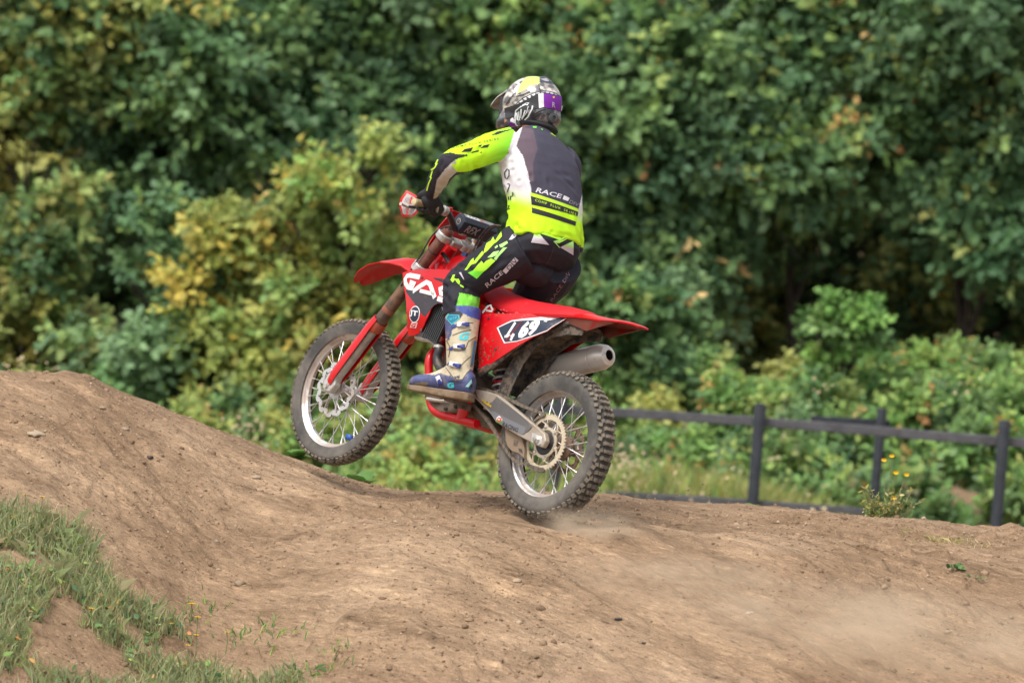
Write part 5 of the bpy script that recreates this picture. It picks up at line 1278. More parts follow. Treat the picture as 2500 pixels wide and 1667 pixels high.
hsk.lay('strap_emblem', [[(u, v) for u, v in disc([(-0.445, 1.521)][0], .0045)]], mat('yellow_emblem', lin(240, 200, 30), .5), helmet, off=.006)
hsk.lay('strap_lettering', letters_on([(-0.44, 1.477), (-0.426, 1.48), (-0.432, 1.501), (-0.446, 1.499)], 'R', bold=.03), mat('strap_grey', lin(186, 170, 196), .5), helmet, off=.006)
q = MB(); q.add([hp(.150, 0, .01)], []) if False else None
# goggles and eye port at the front
MB().loft([[hp(.118 + .03 * math.cos(a), .085 * math.sin(a), z_) for a in np.linspace(-1.25, 1.25, 13)] + [hp(.095 + .03 * math.cos(a), .08 * math.sin(a), z_) for a in np.linspace(1.25, -1.25, 13)] for z_ in (-.045, -.02, .02, .042)]).build('goggles', mat('goggle_frame', lin(40, 40, 44), .4), helmet)
# peak
pk = MB(); secs = []
for f, w_, z_, cv in ((.02, .096, .116, .05), (.09, .094, .103, .045), (.15, .080, .080, .036), (.20, .056, .057, .026), (.24, .030, .038, .014), (.262, .008, .028, .004)):
    t1 = [hp(f, w_ * u, z_ - cv * abs(u) ** 2) for u in [-1 + k / 5 for k in range(11)]]; t2 = [hp(f, w_ * u * .99, z_ - .006 - cv * abs(u) ** 2) for u in [-1 + k / 5 for k in range(11)]]
    secs.append(t1 + t2[::-1])
pk.loft(secs); peak = pk.build('peak', mat('camo_peak', lin(200, 194, 192), .4, var=.55), helmet, autosmooth=50)
# rear vent and padded neck roll
MB().tube(smooth_path([hp(-.030, .066, -.090), hp(-.075, .056, -.098), hp(-.100, .032, -.102), hp(-.110, 0, -.104), hp(-.100, -.040, -.104), hp(-.070, -.072, -.102), hp(-.02, -.088, -.096)], 5), [(.030, .018)], 12).build('neck_roll', mat('black_padding', (.018, .018, .02), .8, bump=.4, bump_scale=120), helmet)
vent = hp(-.138, -.005, -.066)
MB().lathe([(.028, -.012), (.024, .006), (.012, .010), (.010, .004), (.001, .003)], vent, -hf, 20, cap=False).build('rear_vent', mat('grey_vent', lin(70, 70, 72), .45), helmet)

# ------------------------------------------------------------------ fence
FENCE = mat('black_stained_timber', lin(50, 55, 62), .85, var=.4, bump=.9, bump_scale=40)
RAILM = mat('weathered_rail', lin(92, 92, 97), .85, var=.35, bump=.8, bump_scale=50)
def fence_post(parent, top, bottom, y, r):
    m = MB(); t, b = Vector((top[0], y, top[1])), Vector((bottom[0], y, bottom[1]))
    m.tube([b, t - (t - b).normalized() * .012, t], [r, r, r * .8], 14)
    return m.build('post', FENCE, parent)
def fence_rail(parent, a, b, y0, y1, h, th, material):
    m = MB(); A, B = Vector((a[0], y0, a[1])), Vector((b[0], y1, b[1])); n = 14
    secs = []
    for k in range(n + 1):
        c = A.lerp(B, k / n) + Vector((0, random.uniform(-.004, .004), random.uniform(-.003, .003)))
        secs.append([c + Vector((0, -th / 2, h / 2)), c + Vector((0, th / 2, h / 2)), c + Vector((0, th / 2, -h / 2)), c + Vector((0, -th / 2, -h / 2))])
    m.loft(secs); return bevel(m.build('rail', material, parent, autosmooth=30), .006)
FY = 37.2
fence = empty('fence', None, (1.2, FY, -1.2))
tag(fence, 'dark timber post and rail fence running behind the dirt bank at right', 'fence')
def local(o): o.matrix_parent_inverse = Matrix.Translation(-fence.location)
for a, b in (([(0.38, -0.229)][0], [(0.371, -1.557)][0]), ([(1.751, -0.194)][0], [(1.763, -1.435)][0]), ([(3.446, -0.163)][0], [(3.455, -1.43)][0]), ([(5.169, -0.151)][0], [(5.175, -1.422)][0])):
    local(fence_post(fence, a, b, FY, .041))
ru = [(0.181, -0.361), (1.759, -0.323), (1.759, -0.323), (3.44, -0.313), (3.44, -0.313), (5.305, -0.295)]
for k in (0, 2, 4): local(fence_rail(fence, ru[k], ru[k + 1], FY + .06, FY + .06, .066, .03, RAILM))
rl = [(0.231, -0.929), (1.796, -0.891), (1.796, -0.891), (2.537, -0.881)]
for k in (0, 2): local(fence_rail(fence, rl[k], rl[k + 1], FY + .06, FY + .06, .05, .03, RAILM))
FB = 38.3
fence2 = empty('fence', None, (2.5, FB, -1.2))
tag(fence2, 'second dark fence standing farther back in the brambles, one post showing', 'fence')
fence = fence2
for a, b in (([(2.669, -0.219)][0], [(2.672, -1.345)][0]),):
    local(fence_post(fence2, a, b, FB, .036))
r2 = [(2.17, -0.342), (2.74, -0.328)]
local(fence_rail(fence2, r2[0], r2[1], FB + .05, FB + .05, .055, .03, FENCE))

# ------------------------------------------------------------------ leaves
def leaf_mesh(name, C, D, Nn, size, col, material, parent=None, width=.62, fold=.18):
    """C base points, D leaf direction, Nn leaf normal, size length; six-point folded leaves in one mesh"""
    n = len(C)
    D = D / np.linalg.norm(D, axis=1)[:, None]
    S_ = np.cross(D, Nn); S_ /= np.linalg.norm(S_, axis=1)[:, None] + 1e-9
    Nn = np.cross(S_, D)
    w = size * width * .5; L_ = size
    bend = RNG.uniform(-.25, .1, n) * L_
    pts = [C, C + D * (L_ * .30)[:, None] + S_ * w[:, None] + Nn * (w * fold)[:, None], C + D * (L_ * .70)[:, None] + S_ * (w * .8)[:, None] + Nn * (w * fold + bend * .5)[:, None],
           C + D * L_[:, None] + Nn * bend[:, None], C + D * (L_ * .70)[:, None] - S_ * (w * .8)[:, None] + Nn * (w * fold + bend * .5)[:, None], C + D * (L_ * .30)[:, None] - S_ * w[:, None] + Nn * (w * fold)[:, None]]
    V = np.stack(pts, 1).reshape(-1, 3)
    b = (np.arange(n) * 6)[:, None]
    Fq = np.concatenate([b + np.array([[0, 1, 2, 3]]), b + np.array([[0, 3, 4, 5]])], 0)
    me = bpy.data.meshes.new(name)
    me.vertices.add(len(V)); me.vertices.foreach_set('co', V.astype(np.float32).ravel())
    me.loops.add(Fq.size); me.loops.foreach_set('vertex_index', Fq.astype(np.int32).ravel())
    me.polygons.add(len(Fq)); me.polygons.foreach_set('loop_start', (np.arange(len(Fq)) * 4).astype(np.int32))
    me.update(calc_edges=True); me.shade_smooth()
    a = me.color_attributes.new('tint', 'FLOAT_COLOR', 'POINT')
    cc = np.repeat(np.hstack([np.clip(col, 0, 1), np.ones((n, 1))]), 6, 0)
    a.data.foreach_set('color', cc.astype(np.float32).ravel())
    me.materials.append(material)
    o = bpy.data.objects.new(name, me); COL.objects.link(o); o.parent = parent
    return o
LEAF = mat('leaf', (1, 1, 1), .6, attr='tint', translucent=.30, spec=.25)
BARK = mat('bark', lin(58, 52, 46), .9, var=.4, bump=.8, bump_scale=25)
PAL = {'deep': [(.022, .058, .030), (.034, .078, .040), (.050, .100, .052)], 'mid': [(.045, .098, .040), (.065, .125, .050), (.095, .160, .062)], 'pale': [(.10, .185, .05), (.15, .225, .06), (.20, .25, .075)],
       'blue': [(.038, .088, .052), (.06, .12, .075), (.09, .15, .095)], 'olive': [(.11, .135, .035), (.155, .165, .042), (.20, .18, .05)], 'yellow': [(.20, .165, .022), (.26, .19, .028), (.16, .165, .03)],
       'rust': [(.38, .20, .07), (.36, .15, .07), (.42, .26, .13)], 'fresh': [(.065, .16, .038), (.09, .195, .05), (.12, .225, .06)], 'straw': [(.25, .225, .12), (.30, .265, .155), (.21, .20, .10)], 'chalk': [(.20, .165, .12), (.25, .21, .165)]}
def pick(mix, n):
    keys = list(mix); w = np.array([mix[k] for k in keys], float); w /= w.sum()
    ch = RNG.choice(len(keys), n, p=w); out = np.zeros((n, 3))
    for i, k in enumerate(keys):
        m = ch == i; p = np.array(PAL[k]); out[m] = p[RNG.integers(0, len(p), m.sum())]
    out = (out * .90 + (out @ np.array([.25, .65, .10]))[:, None] * .10) * np.array([1.06, 1.03, .80])
    return out * RNG.uniform(.82, 1.18, (n, 1)) * 2.15
def unit(v): return v / (np.linalg.norm(v, axis=1)[:, None] + 1e-9)
def sprays(lobes, per, mix, size, tipmix=None, seed_front=.80, leaves_per=11, twig=.30, clumps=11):
    """leafy twigs gathered in rounded clumps over ellipsoid lobes (x, y, z, rx, ry, rz)"""
    Cs, Ds, Ns, Ss, Cl = [], [], [], [], []
    for (x, y, z, rx, ry, rz) in lobes:
        nk = max(4, int(clumps * (rx * rz) / .64))
        v = unit(RNG.normal(size=(nk, 3))); flip = (v[:, 1] > .1) & (RNG.random(nk) < seed_front); v[flip, 1] *= -1
        ctr = np.array([x, y, z]) + v * RNG.uniform(.55, 1.0, (nk, 1)) * np.array([rx, ry, rz])
        cr = RNG.uniform(.26, .50, nk) * min(rx, rz)
        ctone = RNG.uniform(.72, 1.30, nk); ctip = RNG.random(nk) < .55
        nt = max(8, int(per * (rx * rz) / .64 * 1.0 / nk))
        for q in range(nk):
            n = max(6, int(nt * (cr[q] / (.38 * min(rx, rz))) ** 2))
            w = unit(RNG.normal(size=(n, 3)) + np.array([0, -.45, .45]))
            rad = RNG.beta(5.0, 1.2, n) * 1.05
            P = ctr[q] + w * rad[:, None] * np.array([cr[q] * 1.15, cr[q], cr[q] * .82])
            td = unit(w * 1.0 + v[q] * .35 + RNG.normal(size=(n, 3)) * .45)
            base = pick(mix, 1) * ctone[q] * .6 + pick(mix, n) * ctone[q] * .4
            if tipmix and ctip[q]:
                tm = pick(mix, 1) * .35 + pick(tipmix, n) * .65; k = (RNG.random(n) < .62) & (w[:, 2] > -.25); base[k] = tm[k]
            tl = RNG.uniform(.6, 1.25, n) * twig * (.6 + .8 * cr[q] / .35)
            for j in range(leaves_per):
                s_ = (j + RNG.random(n)) / leaves_per
                side = unit(np.cross(td, RNG.normal(size=(n, 3))))
                c = P + td * (tl * (s_ - .45))[:, None] + side * .012
                d = unit(td * .6 + side * RNG.uniform(.5, 1.1, (n, 1)) + np.array([0, 0, -.15]))
                up_ = unit(np.array([0, -.45, .8]) + w * .4 + RNG.normal(size=(n, 3)) * .36)
                Cs.append(c); Ds.append(d); Ns.append(up_); Ss.append(RNG.uniform(.55, 1.35, n) * size * (1.05 - .25 * s_))
                Cl.append(base * RNG.uniform(.80, 1.22, (n, 1)))
    return np.concatenate(Cs), np.concatenate(Ds), np.concatenate(Ns), np.concatenate(Ss), np.concatenate(Cl)
GROUND_BACK = -1.25
def woody(name, label, cat, group, lobes, per, mix, size, tipmix=None, trunk_r=.10, n_stems=1, twig=.30, leaves_per=11):
    """tree or shrub: tapered trunk with limbs into the lobes, crown of leaves"""
    cx_ = sum(l[0] for l in lobes) / len(lobes); cy_ = sum(l[1] for l in lobes) / len(lobes) + .15
    root = empty(name, None, (cx_, cy_, GROUND_BACK)); tag(root, label, cat, group)
    m = MB()
    for s in range(n_stems):
        bx, by = cx_ + random.uniform(-.25, .25) * (n_stems > 1), cy_ + random.uniform(-.15, .15)
        hub = Vector((cx_ * .6 + lobes[0][0] * .4, cy_, GROUND_BACK + .55 * (min(l[2] for l in lobes) - GROUND_BACK)))
        m.tube(smooth_path([(bx, by, GROUND_BACK - .1), ((bx + hub.x) / 2 + .06, by, (GROUND_BACK + hub.z) / 2), hub], 4), [trunk_r * (1.2 - .055 * k) for k in range(9)], 10)
        for l in lobes:
            e = Vector((l[0], l[1] + .1, l[2])); mid = hub.lerp(e, .55) + Vector((random.uniform(-.1, .1), .05, .1))
            m.tube(smooth_path([hub, mid, e, e + Vector((random.uniform(-.3, .3), -.2, l[5] * .6))], 4), [trunk_r * max(.1, .6 - .04 * k) for k in range(13)], 8)
    for l in lobes:                                      # twigs reaching the outside of the crown
        for _ in range(5):
            v = Vector((random.gauss(0, 1), -abs(random.gauss(0, 1)), random.gauss(.2, 1))).normalized()
            a = Vector(l[:3]); e = a + Vector((v.x * l[3], v.y * l[4], v.z * l[5])) * random.uniform(.95, 1.25)
            m.tube([a, a.lerp(e, .5) + Vector((0, 0, .08)), e], [.016, .010, .004], 5)
    o = m.build('trunk', BARK, root); o.matrix_parent_inverse = Matrix.Translation(-Vector(root.location))
    c = leaf_mesh('crown', *sprays(lobes, per, mix, size, tipmix, twig=twig, leaves_per=leaves_per), LEAF, root)
    c.matrix_parent_inverse = Matrix.Translation(-Vector(root.location)); c['kind'] = 'stuff'
    return root
def lobes_at(y, pts, radii, depth=.55):
    out = []
    for (x, z), r in zip(pts, radii):
        r = r / (13150 / y); out.append((x, y + random.uniform(-.25, .25), z, r, r * depth + .15, r))
    return out
TG, SG = 'trees of the hedge line', 'shrubs in front of the trees'
woody('tree', 'dark green tree filling the upper left centre of the hedge', 'tree', TG, lobes_at(45.5, [(-2.866, 1.876), (-1.909, 1.232), (-3.322, 1.109), (-1.437, 2.209), (-2.485, 0.661), (-1.199, 1.051)], (300, 290, 260, 280, 250, 230)), 330, {'deep': 6, 'blue': 3, 'mid': 2}, .105, {'pale': 1, 'mid': 3}, .16)
woody('tree', 'olive and yellow green tree at the top left corner', 'tree', TG, lobes_at(45.0, [(-4.276, 1.889), (-3.635, 2.014), (-4.351, 1.129), (-3.649, 1.361)], (260, 240, 230, 170)), 330, {'mid': 4, 'olive': 3, 'deep': 3}, .105, {'pale': 2, 'olive': 2}, .14)
woody('tree', 'tree with pale yellow green sprays at the top above the helmet', 'tree', TG, lobes_at(45.8, [(-0.65, 2.28), (0.203, 2.11), (-0.742, 1.33), (-0.125, 1.069), (-0.308, 0.354)], (290, 260, 270, 250, 250)), 330, {'mid': 4, 'deep': 4, 'blue': 2}, .105, {'pale': 4, 'mid': 1, 'rust': .5}, .15)
woody('tree', 'mid green leafy tree directly behind the rider and to the right', 'tree', TG, lobes_at(44.8, [(0.971, 1.869), (1.607, 1.242), (0.959, 0.843), (1.47, 0.477), (0.612, 1.291), (0.791, 0.418), (0.5, -0.156)], (290, 270, 260, 220, 230, 220, 200)), 340, {'mid': 4, 'blue': 4, 'deep': 3}, .105, {'pale': 2, 'mid': 3, 'rust': .3}, .06)
woody('tree', 'green tree with tan dying leaf tips at the top right of centre', 'tree', TG, lobes_at(45.6, [(2.227, 2.391), (2.826, 1.923), (2.013, 1.678), (2.549, 1.134)], (290, 260, 240, 210)), 300, {'deep': 5, 'mid': 3, 'blue': 2}, .105, {'pale': 2, 'olive': 1, 'rust': .6}, .05)
woody('tree', 'dark tree at the right edge with drooping green sprays', 'tree', TG, lobes_at(45.2, [(3.807, 2.596), (3.534, 1.816), (4.209, 1.599), (3.254, 2.617), (4.142, 0.834)], (270, 240, 240, 220, 190)), 300, {'deep': 6, 'blue': 2, 'mid': 2}, .105, {'mid': 3, 'olive': 1, 'pale': .6}, .05)
woody('tree', 'shadowed tree low at the right behind the bramble bank', 'tree', TG, lobes_at(47.6, [(2.926, 0.572), (3.726, 0.57), (2.323, 0.01), (4.422, 0.121), (3.425, -0.112), (2.644, -0.326), (4.022, -0.278), (3.018, -0.439)], (240, 230, 200, 200, 190, 150, 150, 150)), 220, {'deep': 6, 'olive': 2}, .105, {'olive': 2, 'mid': 1}, .06)
woody('shrub', 'yellowing shrub left of the front fender with orange leaves', 'shrub', SG, lobes_at(41.4, [(-1.806, 0.635), (-1.319, 0.488), (-2.009, 0.047), (-1.433, -0.029), (-1.206, 1.003), (-2.23, 0.408), (-1.15, -0.384), (-1.576, -0.58), (-0.843, 0.466), (-1.729, -0.277), (-0.931, 0.015)], (190, 200, 190, 200, 140, 120, 170, 170, 170, 160, 160)), 360, {'olive': 5, 'pale': 3, 'yellow': 1, 'mid': 3}, .086, {'yellow': 3, 'pale': 3, 'rust': .9, 'olive': 3, 'mid': 1}, .05, 3)
woody('shrub', 'olive brown shrub at the left edge above the ramp', 'shrub', SG, lobes_at(42.6, [(-3.931, 0.478), (-3.63, -0.017), (-3.953, -0.436), (-3.425, -0.52), (-4.287, 0.056), (-3.821, -0.849), (-3.263, -0.898)], (190, 180, 160, 150, 160, 140, 120)), 330, {'olive': 3, 'mid': 4, 'deep': 2}, .10, {'olive': 3, 'pale': 2, 'rust': .3}, .05, 3)
woody('shrub', 'blue green shrub between the ramp crest and the yellowing shrub', 'shrub', SG, lobes_at(41.9, [(-2.712, -0.293), (-2.998, -0.703), (-2.303, -0.578), (-2.624, 0.196), (-2.085, -0.88), (-2.655, -0.962), (-1.759, -0.947), (-2.971, -1.021)], (190, 160, 160, 160, 150, 140, 120, 120)), 350, {'blue': 5, 'mid': 4, 'deep': 1}, .098, {'pale': 2, 'mid': 3, 'olive': 1}, .05, 3)
woody('shrub', 'rounded green shrub beyond the muffler and rear fender', 'shrub', SG, lobes_at(41.8, [(0.778, 0.082), (1.155, 0.147), (0.61, -0.189), (0.233, 0.098), (0.99, -0.155)], (130, 110, 120, 150, 110)), 380, {'mid': 5, 'blue': 3}, .098, {'pale': 1.5, 'mid': 3, 'rust': .3}, .04, 2)
woody('shrub', 'small bright green shrub standing up out of the brambles', 'shrub', SG, lobes_at(41.2, [(2.519, 0.232), (2.342, 0.091), (2.686, 0.121)], (80, 70, 70)), 600, {'fresh': 4, 'mid': 4}, .082, {'fresh': 3, 'pale': 1}, .03, 2, .22)
# deep wood behind everything
wl = lobes_at(49.5, [(-5.297, 1.748), (-3.98, 1.787), (-2.668, 1.902), (-1.357, 2.016), (-0.047, 2.131), (1.264, 2.245), (2.574, 2.36), (3.884, 2.474), (5.006, 2.572), (-5.144, -0.127), (-3.83, -0.012), (-2.516, 0.103), (-1.202, 0.218), (0.111, 0.333), (1.424, 0.448), (2.736, 0.563), (4.049, 0.678), (5.173, 0.776), (-5.02, -1.632), (-3.516, -1.5), (-2.012, -1.368), (-0.509, -1.237), (0.994, -1.105), (2.497, -0.973), (3.999, -0.841), (5.313, -0.726), (-5.061, 3.461), (-3.191, 3.624), (-1.321, 3.787), (0.547, 3.95), (2.416, 4.113), (4.283, 4.276)], (330,) * 32)
wl += lobes_at(46.0, [(-6.254, 3.05), (-7.471, 2.944), (-8.689, 2.838), (-6.136, 1.592), (-7.356, 1.485), (-8.576, 1.379), (-6.013, 0.058), (-7.234, -0.048), (-8.456, -0.155), (-5.903, -1.305), (-7.126, -1.412), (-8.35, -1.52), (5.558, 4.081), (6.772, 4.186), (5.695, 2.625), (6.911, 2.732), (5.839, 1.096), (7.057, 1.202), (5.967, -0.265), (7.187, -0.158)], (330,) * 20)
wood = leaf_mesh('woodland', *sprays(wl, 190, {'deep': 4, 'mid': 3}, .13, None, .6, 10, .4), LEAF)
tag(wood, 'dark mass of leaves deep in the wood', kind='stuff')
tl = []
for k in range(16):
    x = -6.5 + 13.5 * (k + random.uniform(.1, .9)) / 16
    tl.append((x, 46.8 + random.uniform(-.4, .8), random.uniform(3.4, 4.2), 1.2, .9, 1.2))
tops = leaf_mesh('hedge_top_foliage', *sprays(tl, 120, {'deep': 4, 'mid': 3}, .12, None, .3, 9, .4), LEAF)  # unseen upper part of the hedge, added to shade the trees below
tag(tops, 'high leaves of the hedge above the picture', kind='stuff')

# ------------------------------------------------------------------ undergrowth
BZX = np.array([p[0] for p in [(0.062, -0.821), (0.493, -0.375), (0.797, -0.27), (1.412, -0.137), (2.026, 0.01), (2.645, 0.096), (3.269, 0.119), (3.892, 0.158), (4.829, 0.193)]]); BZZ = np.array([p[1] for p in [(0.062, -0.821), (0.493, -0.375), (0.797, -0.27), (1.412, -0.137), (2.026, 0.01), (2.645, 0.096), (3.269, 0.119), (3.892, 0.158), (4.829, 0.193)]])
def bramble_top(x, y):
    return np.interp(x, BZX, BZZ) - np.clip(41.2 - y, 0, 9) * .36
bl = []
for yy in (38.95, 39.5, 40.1, 40.8, 41.5, 42.1):
    for k in range(13):
        x_ = .3 + 4.8 * (k + random.uniform(0, 1)) / 13; r_ = random.uniform(.24, .42)
        bl.append((x_, yy + random.uniform(-.25, .25), float(bramble_top(np.array([x_]), np.array([yy]))[0]) - r_ * .9 - .12 + random.uniform(-.06, .08), r_ * 1.25, r_, r_))
bt = leaf_mesh('bramble_thicket', *sprays(bl, 620, {'fresh': 2, 'mid': 6, 'pale': 2, 'olive': .6, 'blue': 2}, .074, {'pale': 4, 'fresh': 3, 'olive': 1.5, 'rust': .7, 'chalk': .3}, .85, 9, .26, 16), LEAF)
tag(bt, 'green bramble thicket heaped behind the fence at right', kind='stuff')
def low_top(x, y):
    return np.interp(x, [-5, -3.2, -2.4, -1.3, -.6, .2, .6, 1.2], [-.6, -.75, -.80, -.70, -.52, -.55, -.62, -.8]) - np.clip(40.5 - y, 0, 9) * .14
ul = []
for yy in (36.9, 37.8, 38.8, 39.8, 40.8):
    for k in range(13):
        x_ = -4.4 + 5.4 * (k + random.uniform(0, 1)) / 13; r_ = random.uniform(.22, .36)
        ul.append((x_, yy + random.uniform(-.3, .3), float(low_top(np.array([x_]), np.array([yy]))[0]) - r_ * .75 + random.uniform(-.06, .10), r_ * 1.2, r_, r_))
ug = leaf_mesh('undergrowth', *sprays(ul, 520, {'mid': 4, 'olive': 3, 'pale': 3, 'blue': 2}, .072, {'pale': 4, 'olive': 3, 'fresh': 1, 'rust': .6, 'straw': 1}, .85, 9, .26, 16), LEAF)
tag(ug, 'mixed green weeds growing behind the dirt crest', kind='stuff')

def blades(name, C, h, wd, col, lean, material, parent=None):
    """grass blades: tapered two-segment strips"""
    n = len(C); a = RNG.uniform(0, 2 * np.pi, n)
    S_ = np.stack([np.cos(a), np.sin(a), np.zeros(n)], 1) * wd[:, None] * .5
    L_ = RNG.normal(size=(n, 3)) * lean; L_[:, 2] = 0
    up_ = np.array([0, 0, 1.0])
    m1 = C + up_ * (h * .55)[:, None] + L_ * (h * .35)[:, None]; tp = C + up_ * (h * (1 - .3 * np.linalg.norm(L_, axis=1)))[:, None] + L_ * h[:, None]
    V = np.stack([C - S_, C + S_, m1 + S_ * .8, tp, m1 - S_ * .8], 1).reshape(-1, 3); b = np.arange(n) * 5
    me = bpy.data.meshes.new(name)
    me.from_pydata(V.tolist(), [], np.stack([b, b + 1, b + 2, b + 3, b + 4], 1).tolist())
    at = me.color_attributes.new('tint', 'FLOAT_COLOR', 'POINT'); at.data.foreach_set('color', np.repeat(np.hstack([col, np.ones((n, 1))]), 5, 0).astype(np.float32).ravel())
    me.materials.append(material); o = bpy.data.objects.new(name, me); COL.objects.link(o); o.parent = parent; return o
n = 15000
x = RNG.uniform(.2, 4.2, n); y = RNG.uniform(37.45, 39.0, n)
z0 = np.interp(x, [.2, 1.0, 2.0, 2.7, 3.2, 4.2], [-1.25, -1.15, -1.2, -1.35, -1.5, -1.5]) + .04 * fbm(x * 3, y * 3, s=2)
dg_ = blades('dry_grass', np.stack([x, y, z0], 1), RNG.uniform(.18, .50, n) * (1 - .25 * sstep(2.0, 3.0, x)), RNG.uniform(.006, .014, n), pick({'straw': 3, 'olive': 4, 'pale': 3, 'mid': 2}, n), .34, LEAF)
tag(dg_, 'tall dry yellow green grass around the fence posts', kind='stuff')
def blob_scatter(name, label, P, r, col):
    m_v, m_f = [], []
    ic = [(0, 0, 1), (.9, 0, .3), (.28, .86, .3), (-.73, .53, .3), (-.73, -.53, .3), (.28, -.86, .3), (.7, .5, -.5), (-.28, .86, -.5), (-.9, 0, -.5), (-.28, -.86, -.5), (.7, -.5, -.5)]
    fc = [(0, 1, 2), (0, 2, 3), (0, 3, 4), (0, 4, 5), (0, 5, 1), (1, 6, 2), (2, 7, 3), (3, 8, 4), (4, 9, 5), (5, 10, 1), (2, 6, 7), (3, 7, 8), (4, 8, 9), (5, 9, 10), (1, 10, 6)]
    V0 = np.array(ic); nv = len(ic)
    V = []
    for p, rr in zip(P, r):
        j = V0 * RNG.uniform(.7, 1.3, (nv, 1)) * np.array(rr if np.ndim(rr) else (rr, rr, rr)) ; a = RNG.uniform(0, 6.28); c, s = math.cos(a), math.sin(a)
        V.append(np.stack([j[:, 0] * c - j[:, 1] * s, j[:, 0] * s + j[:, 1] * c, j[:, 2]], 1) + p)
    V = np.concatenate(V); F = (np.arange(len(P)) * nv)[:, None, None] + np.array(fc)[None]
    me = bpy.data.meshes.new(name); me.from_pydata(V.tolist(), [], F.reshape(-1, 3).tolist()); me.shade_smooth()
    at = me.color_attributes.new('tint', 'FLOAT_COLOR', 'POINT'); at.data.foreach_set('color', np.repeat(np.hstack([col, np.ones((len(P), 1))]), nv, 0).astype(np.float32).ravel())
    o = bpy.data.objects.new(name, me); COL.objects.link(o)
    return o
heads = []
for (hx, hz), sp, kn in list(zip([(0.869, -0.658), (0.972, -0.85), (0.733, -0.756), (1.224, -0.771), (1.647, -0.676), (2.028, -0.758), (1.379, -0.901), (2.237, -0.84), (-1.804, -0.69), (-3.309, -0.41), (2.135, -0.028), (3.166, 0.019)], (.10, .05, .08, .06, .06, .05, .05, .05, .10, .10, .05, .05), (60, 5, 12, 4, 4, 3, 5, 4, 46, 40, 8, 6))):
    for k in range(kn): heads.append((hx + random.gauss(0, sp), 37.0 + random.uniform(-.1, .3), hz + random.gauss(0, sp * .7)))
heads = np.array(heads)
hb = blob_scatter('seed_heads', '', heads, RNG.uniform(.006, .016, len(heads)), pick({'chalk': 1}, len(heads)))
SEED = mat('seed_fluff', (1, 1, 1), .9, attr='tint'); hb.data.materials.append(SEED)
tag(hb, 'pale fluffy seed heads in the dry grass', kind='stuff')

# ------------------------------------------------------------------ grass patch on the near bank
GP = [(-2.174, 23.597), (-1.971, 23.57), (-1.799, 23.53), (-1.654, 23.382), (-1.528, 23.234), (-1.353, 23.113), (-1.164, 23.032), (-0.973, 22.817), (-0.708, 22.413), (-0.627, 21.216), (-1.85, 21.135), (-2.544, 21.916), (-2.857, 23.907)]
GP2 = [(-2.054, 22.682), (-1.872, 22.925), (-1.528, 22.736), (-1.297, 22.588), (-1.426, 21.835), (-1.888, 21.418)]
n = 110000
gxx = RNG.uniform(min(p[0] for p in GP), max(p[0] for p in GP), n); gyy = RNG.uniform(min(p[1] for p in GP), max(p[1] for p in GP), n)
dens = fbm(gxx * 2.4, gyy * 2.4, o=3, s=40)
jx, jy = gxx + .10 * vnoise(gxx * 5, gyy * 5, s=41), gyy + .10 * vnoise(gxx * 5, gyy * 5, s=42)
keep = in_poly(GP, jx, jy) & (RNG.random(n) < np.where(in_poly(GP2, jx, jy), .44, .48)) & (dens > -.35)
gxx, gyy = gxx[keep], gyy[keep]; gz = ground_z(gxx, gyy); n = len(gxx)
gb = blades('grass', np.stack([gxx, gyy, gz - .005], 1), RNG.uniform(.02, .15, n) * (1 + .4 * dens[keep]), RNG.uniform(.003, .0065, n), pick({'olive': 2, 'mid': 1.5, 'straw': 2.6, 'pale': 4}, n) * .50 + np.array([.19, .185, .13]), .42, LEAF)
tag(gb, 'short green grass and weeds on the near bank at lower left', kind='stuff')
k = RNG.random(n) < .16
wl_ = leaf_mesh('weed_leaves', np.stack([gxx[k], gyy[k], gz[k] + RNG.uniform(.0, .05, k.sum())], 1), unit(RNG.normal(size=(k.sum(), 3)) * np.array([1, 1, .4]) + np.array([0, 0, .35])), unit(np.array([0, -.3, 1]) + RNG.normal(size=(k.sum(), 3)) * .4), RNG.uniform(.018, .045, k.sum()), pick({'mid': 4, 'blue': 2, 'pale': 2, 'rust': .5}, k.sum()), LEAF)
tag(wl_, 'small broad weed leaves among the near grass', kind='stuff')
# stray sprigs on the dirt
def sprigs(pts, spread, cnt):
    X, Y = [], []
    for (px_, py_), c in zip(pts, cnt):
        X += list(px_ + RNG.normal(0, spread, c)); Y += list(py_ + RNG.normal(0, spread, c))
    return np.array(X), np.array(Y)
sx, sy = sprigs([(-1.233, 23.409), (-0.966, 23.153), (-0.851, 22.978), (-0.625, 22.629), (-1.293, 23.261), (-1.104, 23.153), (-0.722, 22.602)], .05, (30, 30, 20, 26, 26, 20, 20))
tag(blades('sparse_grass', np.stack([sx, sy, ground_z(sx, sy)], 1), RNG.uniform(.02, .06, len(sx)), RNG.uniform(.004, .008, len(sx)), pick({'mid': 3, 'pale': 2}, len(sx)), .6, LEAF), 'thin scattered grass at the edge of the near bank', kind='stuff')
YELF = mat('yellow_petal', lin(236, 190, 20), .6); STEM = mat('green_stem', lin(96, 116, 60), .8)
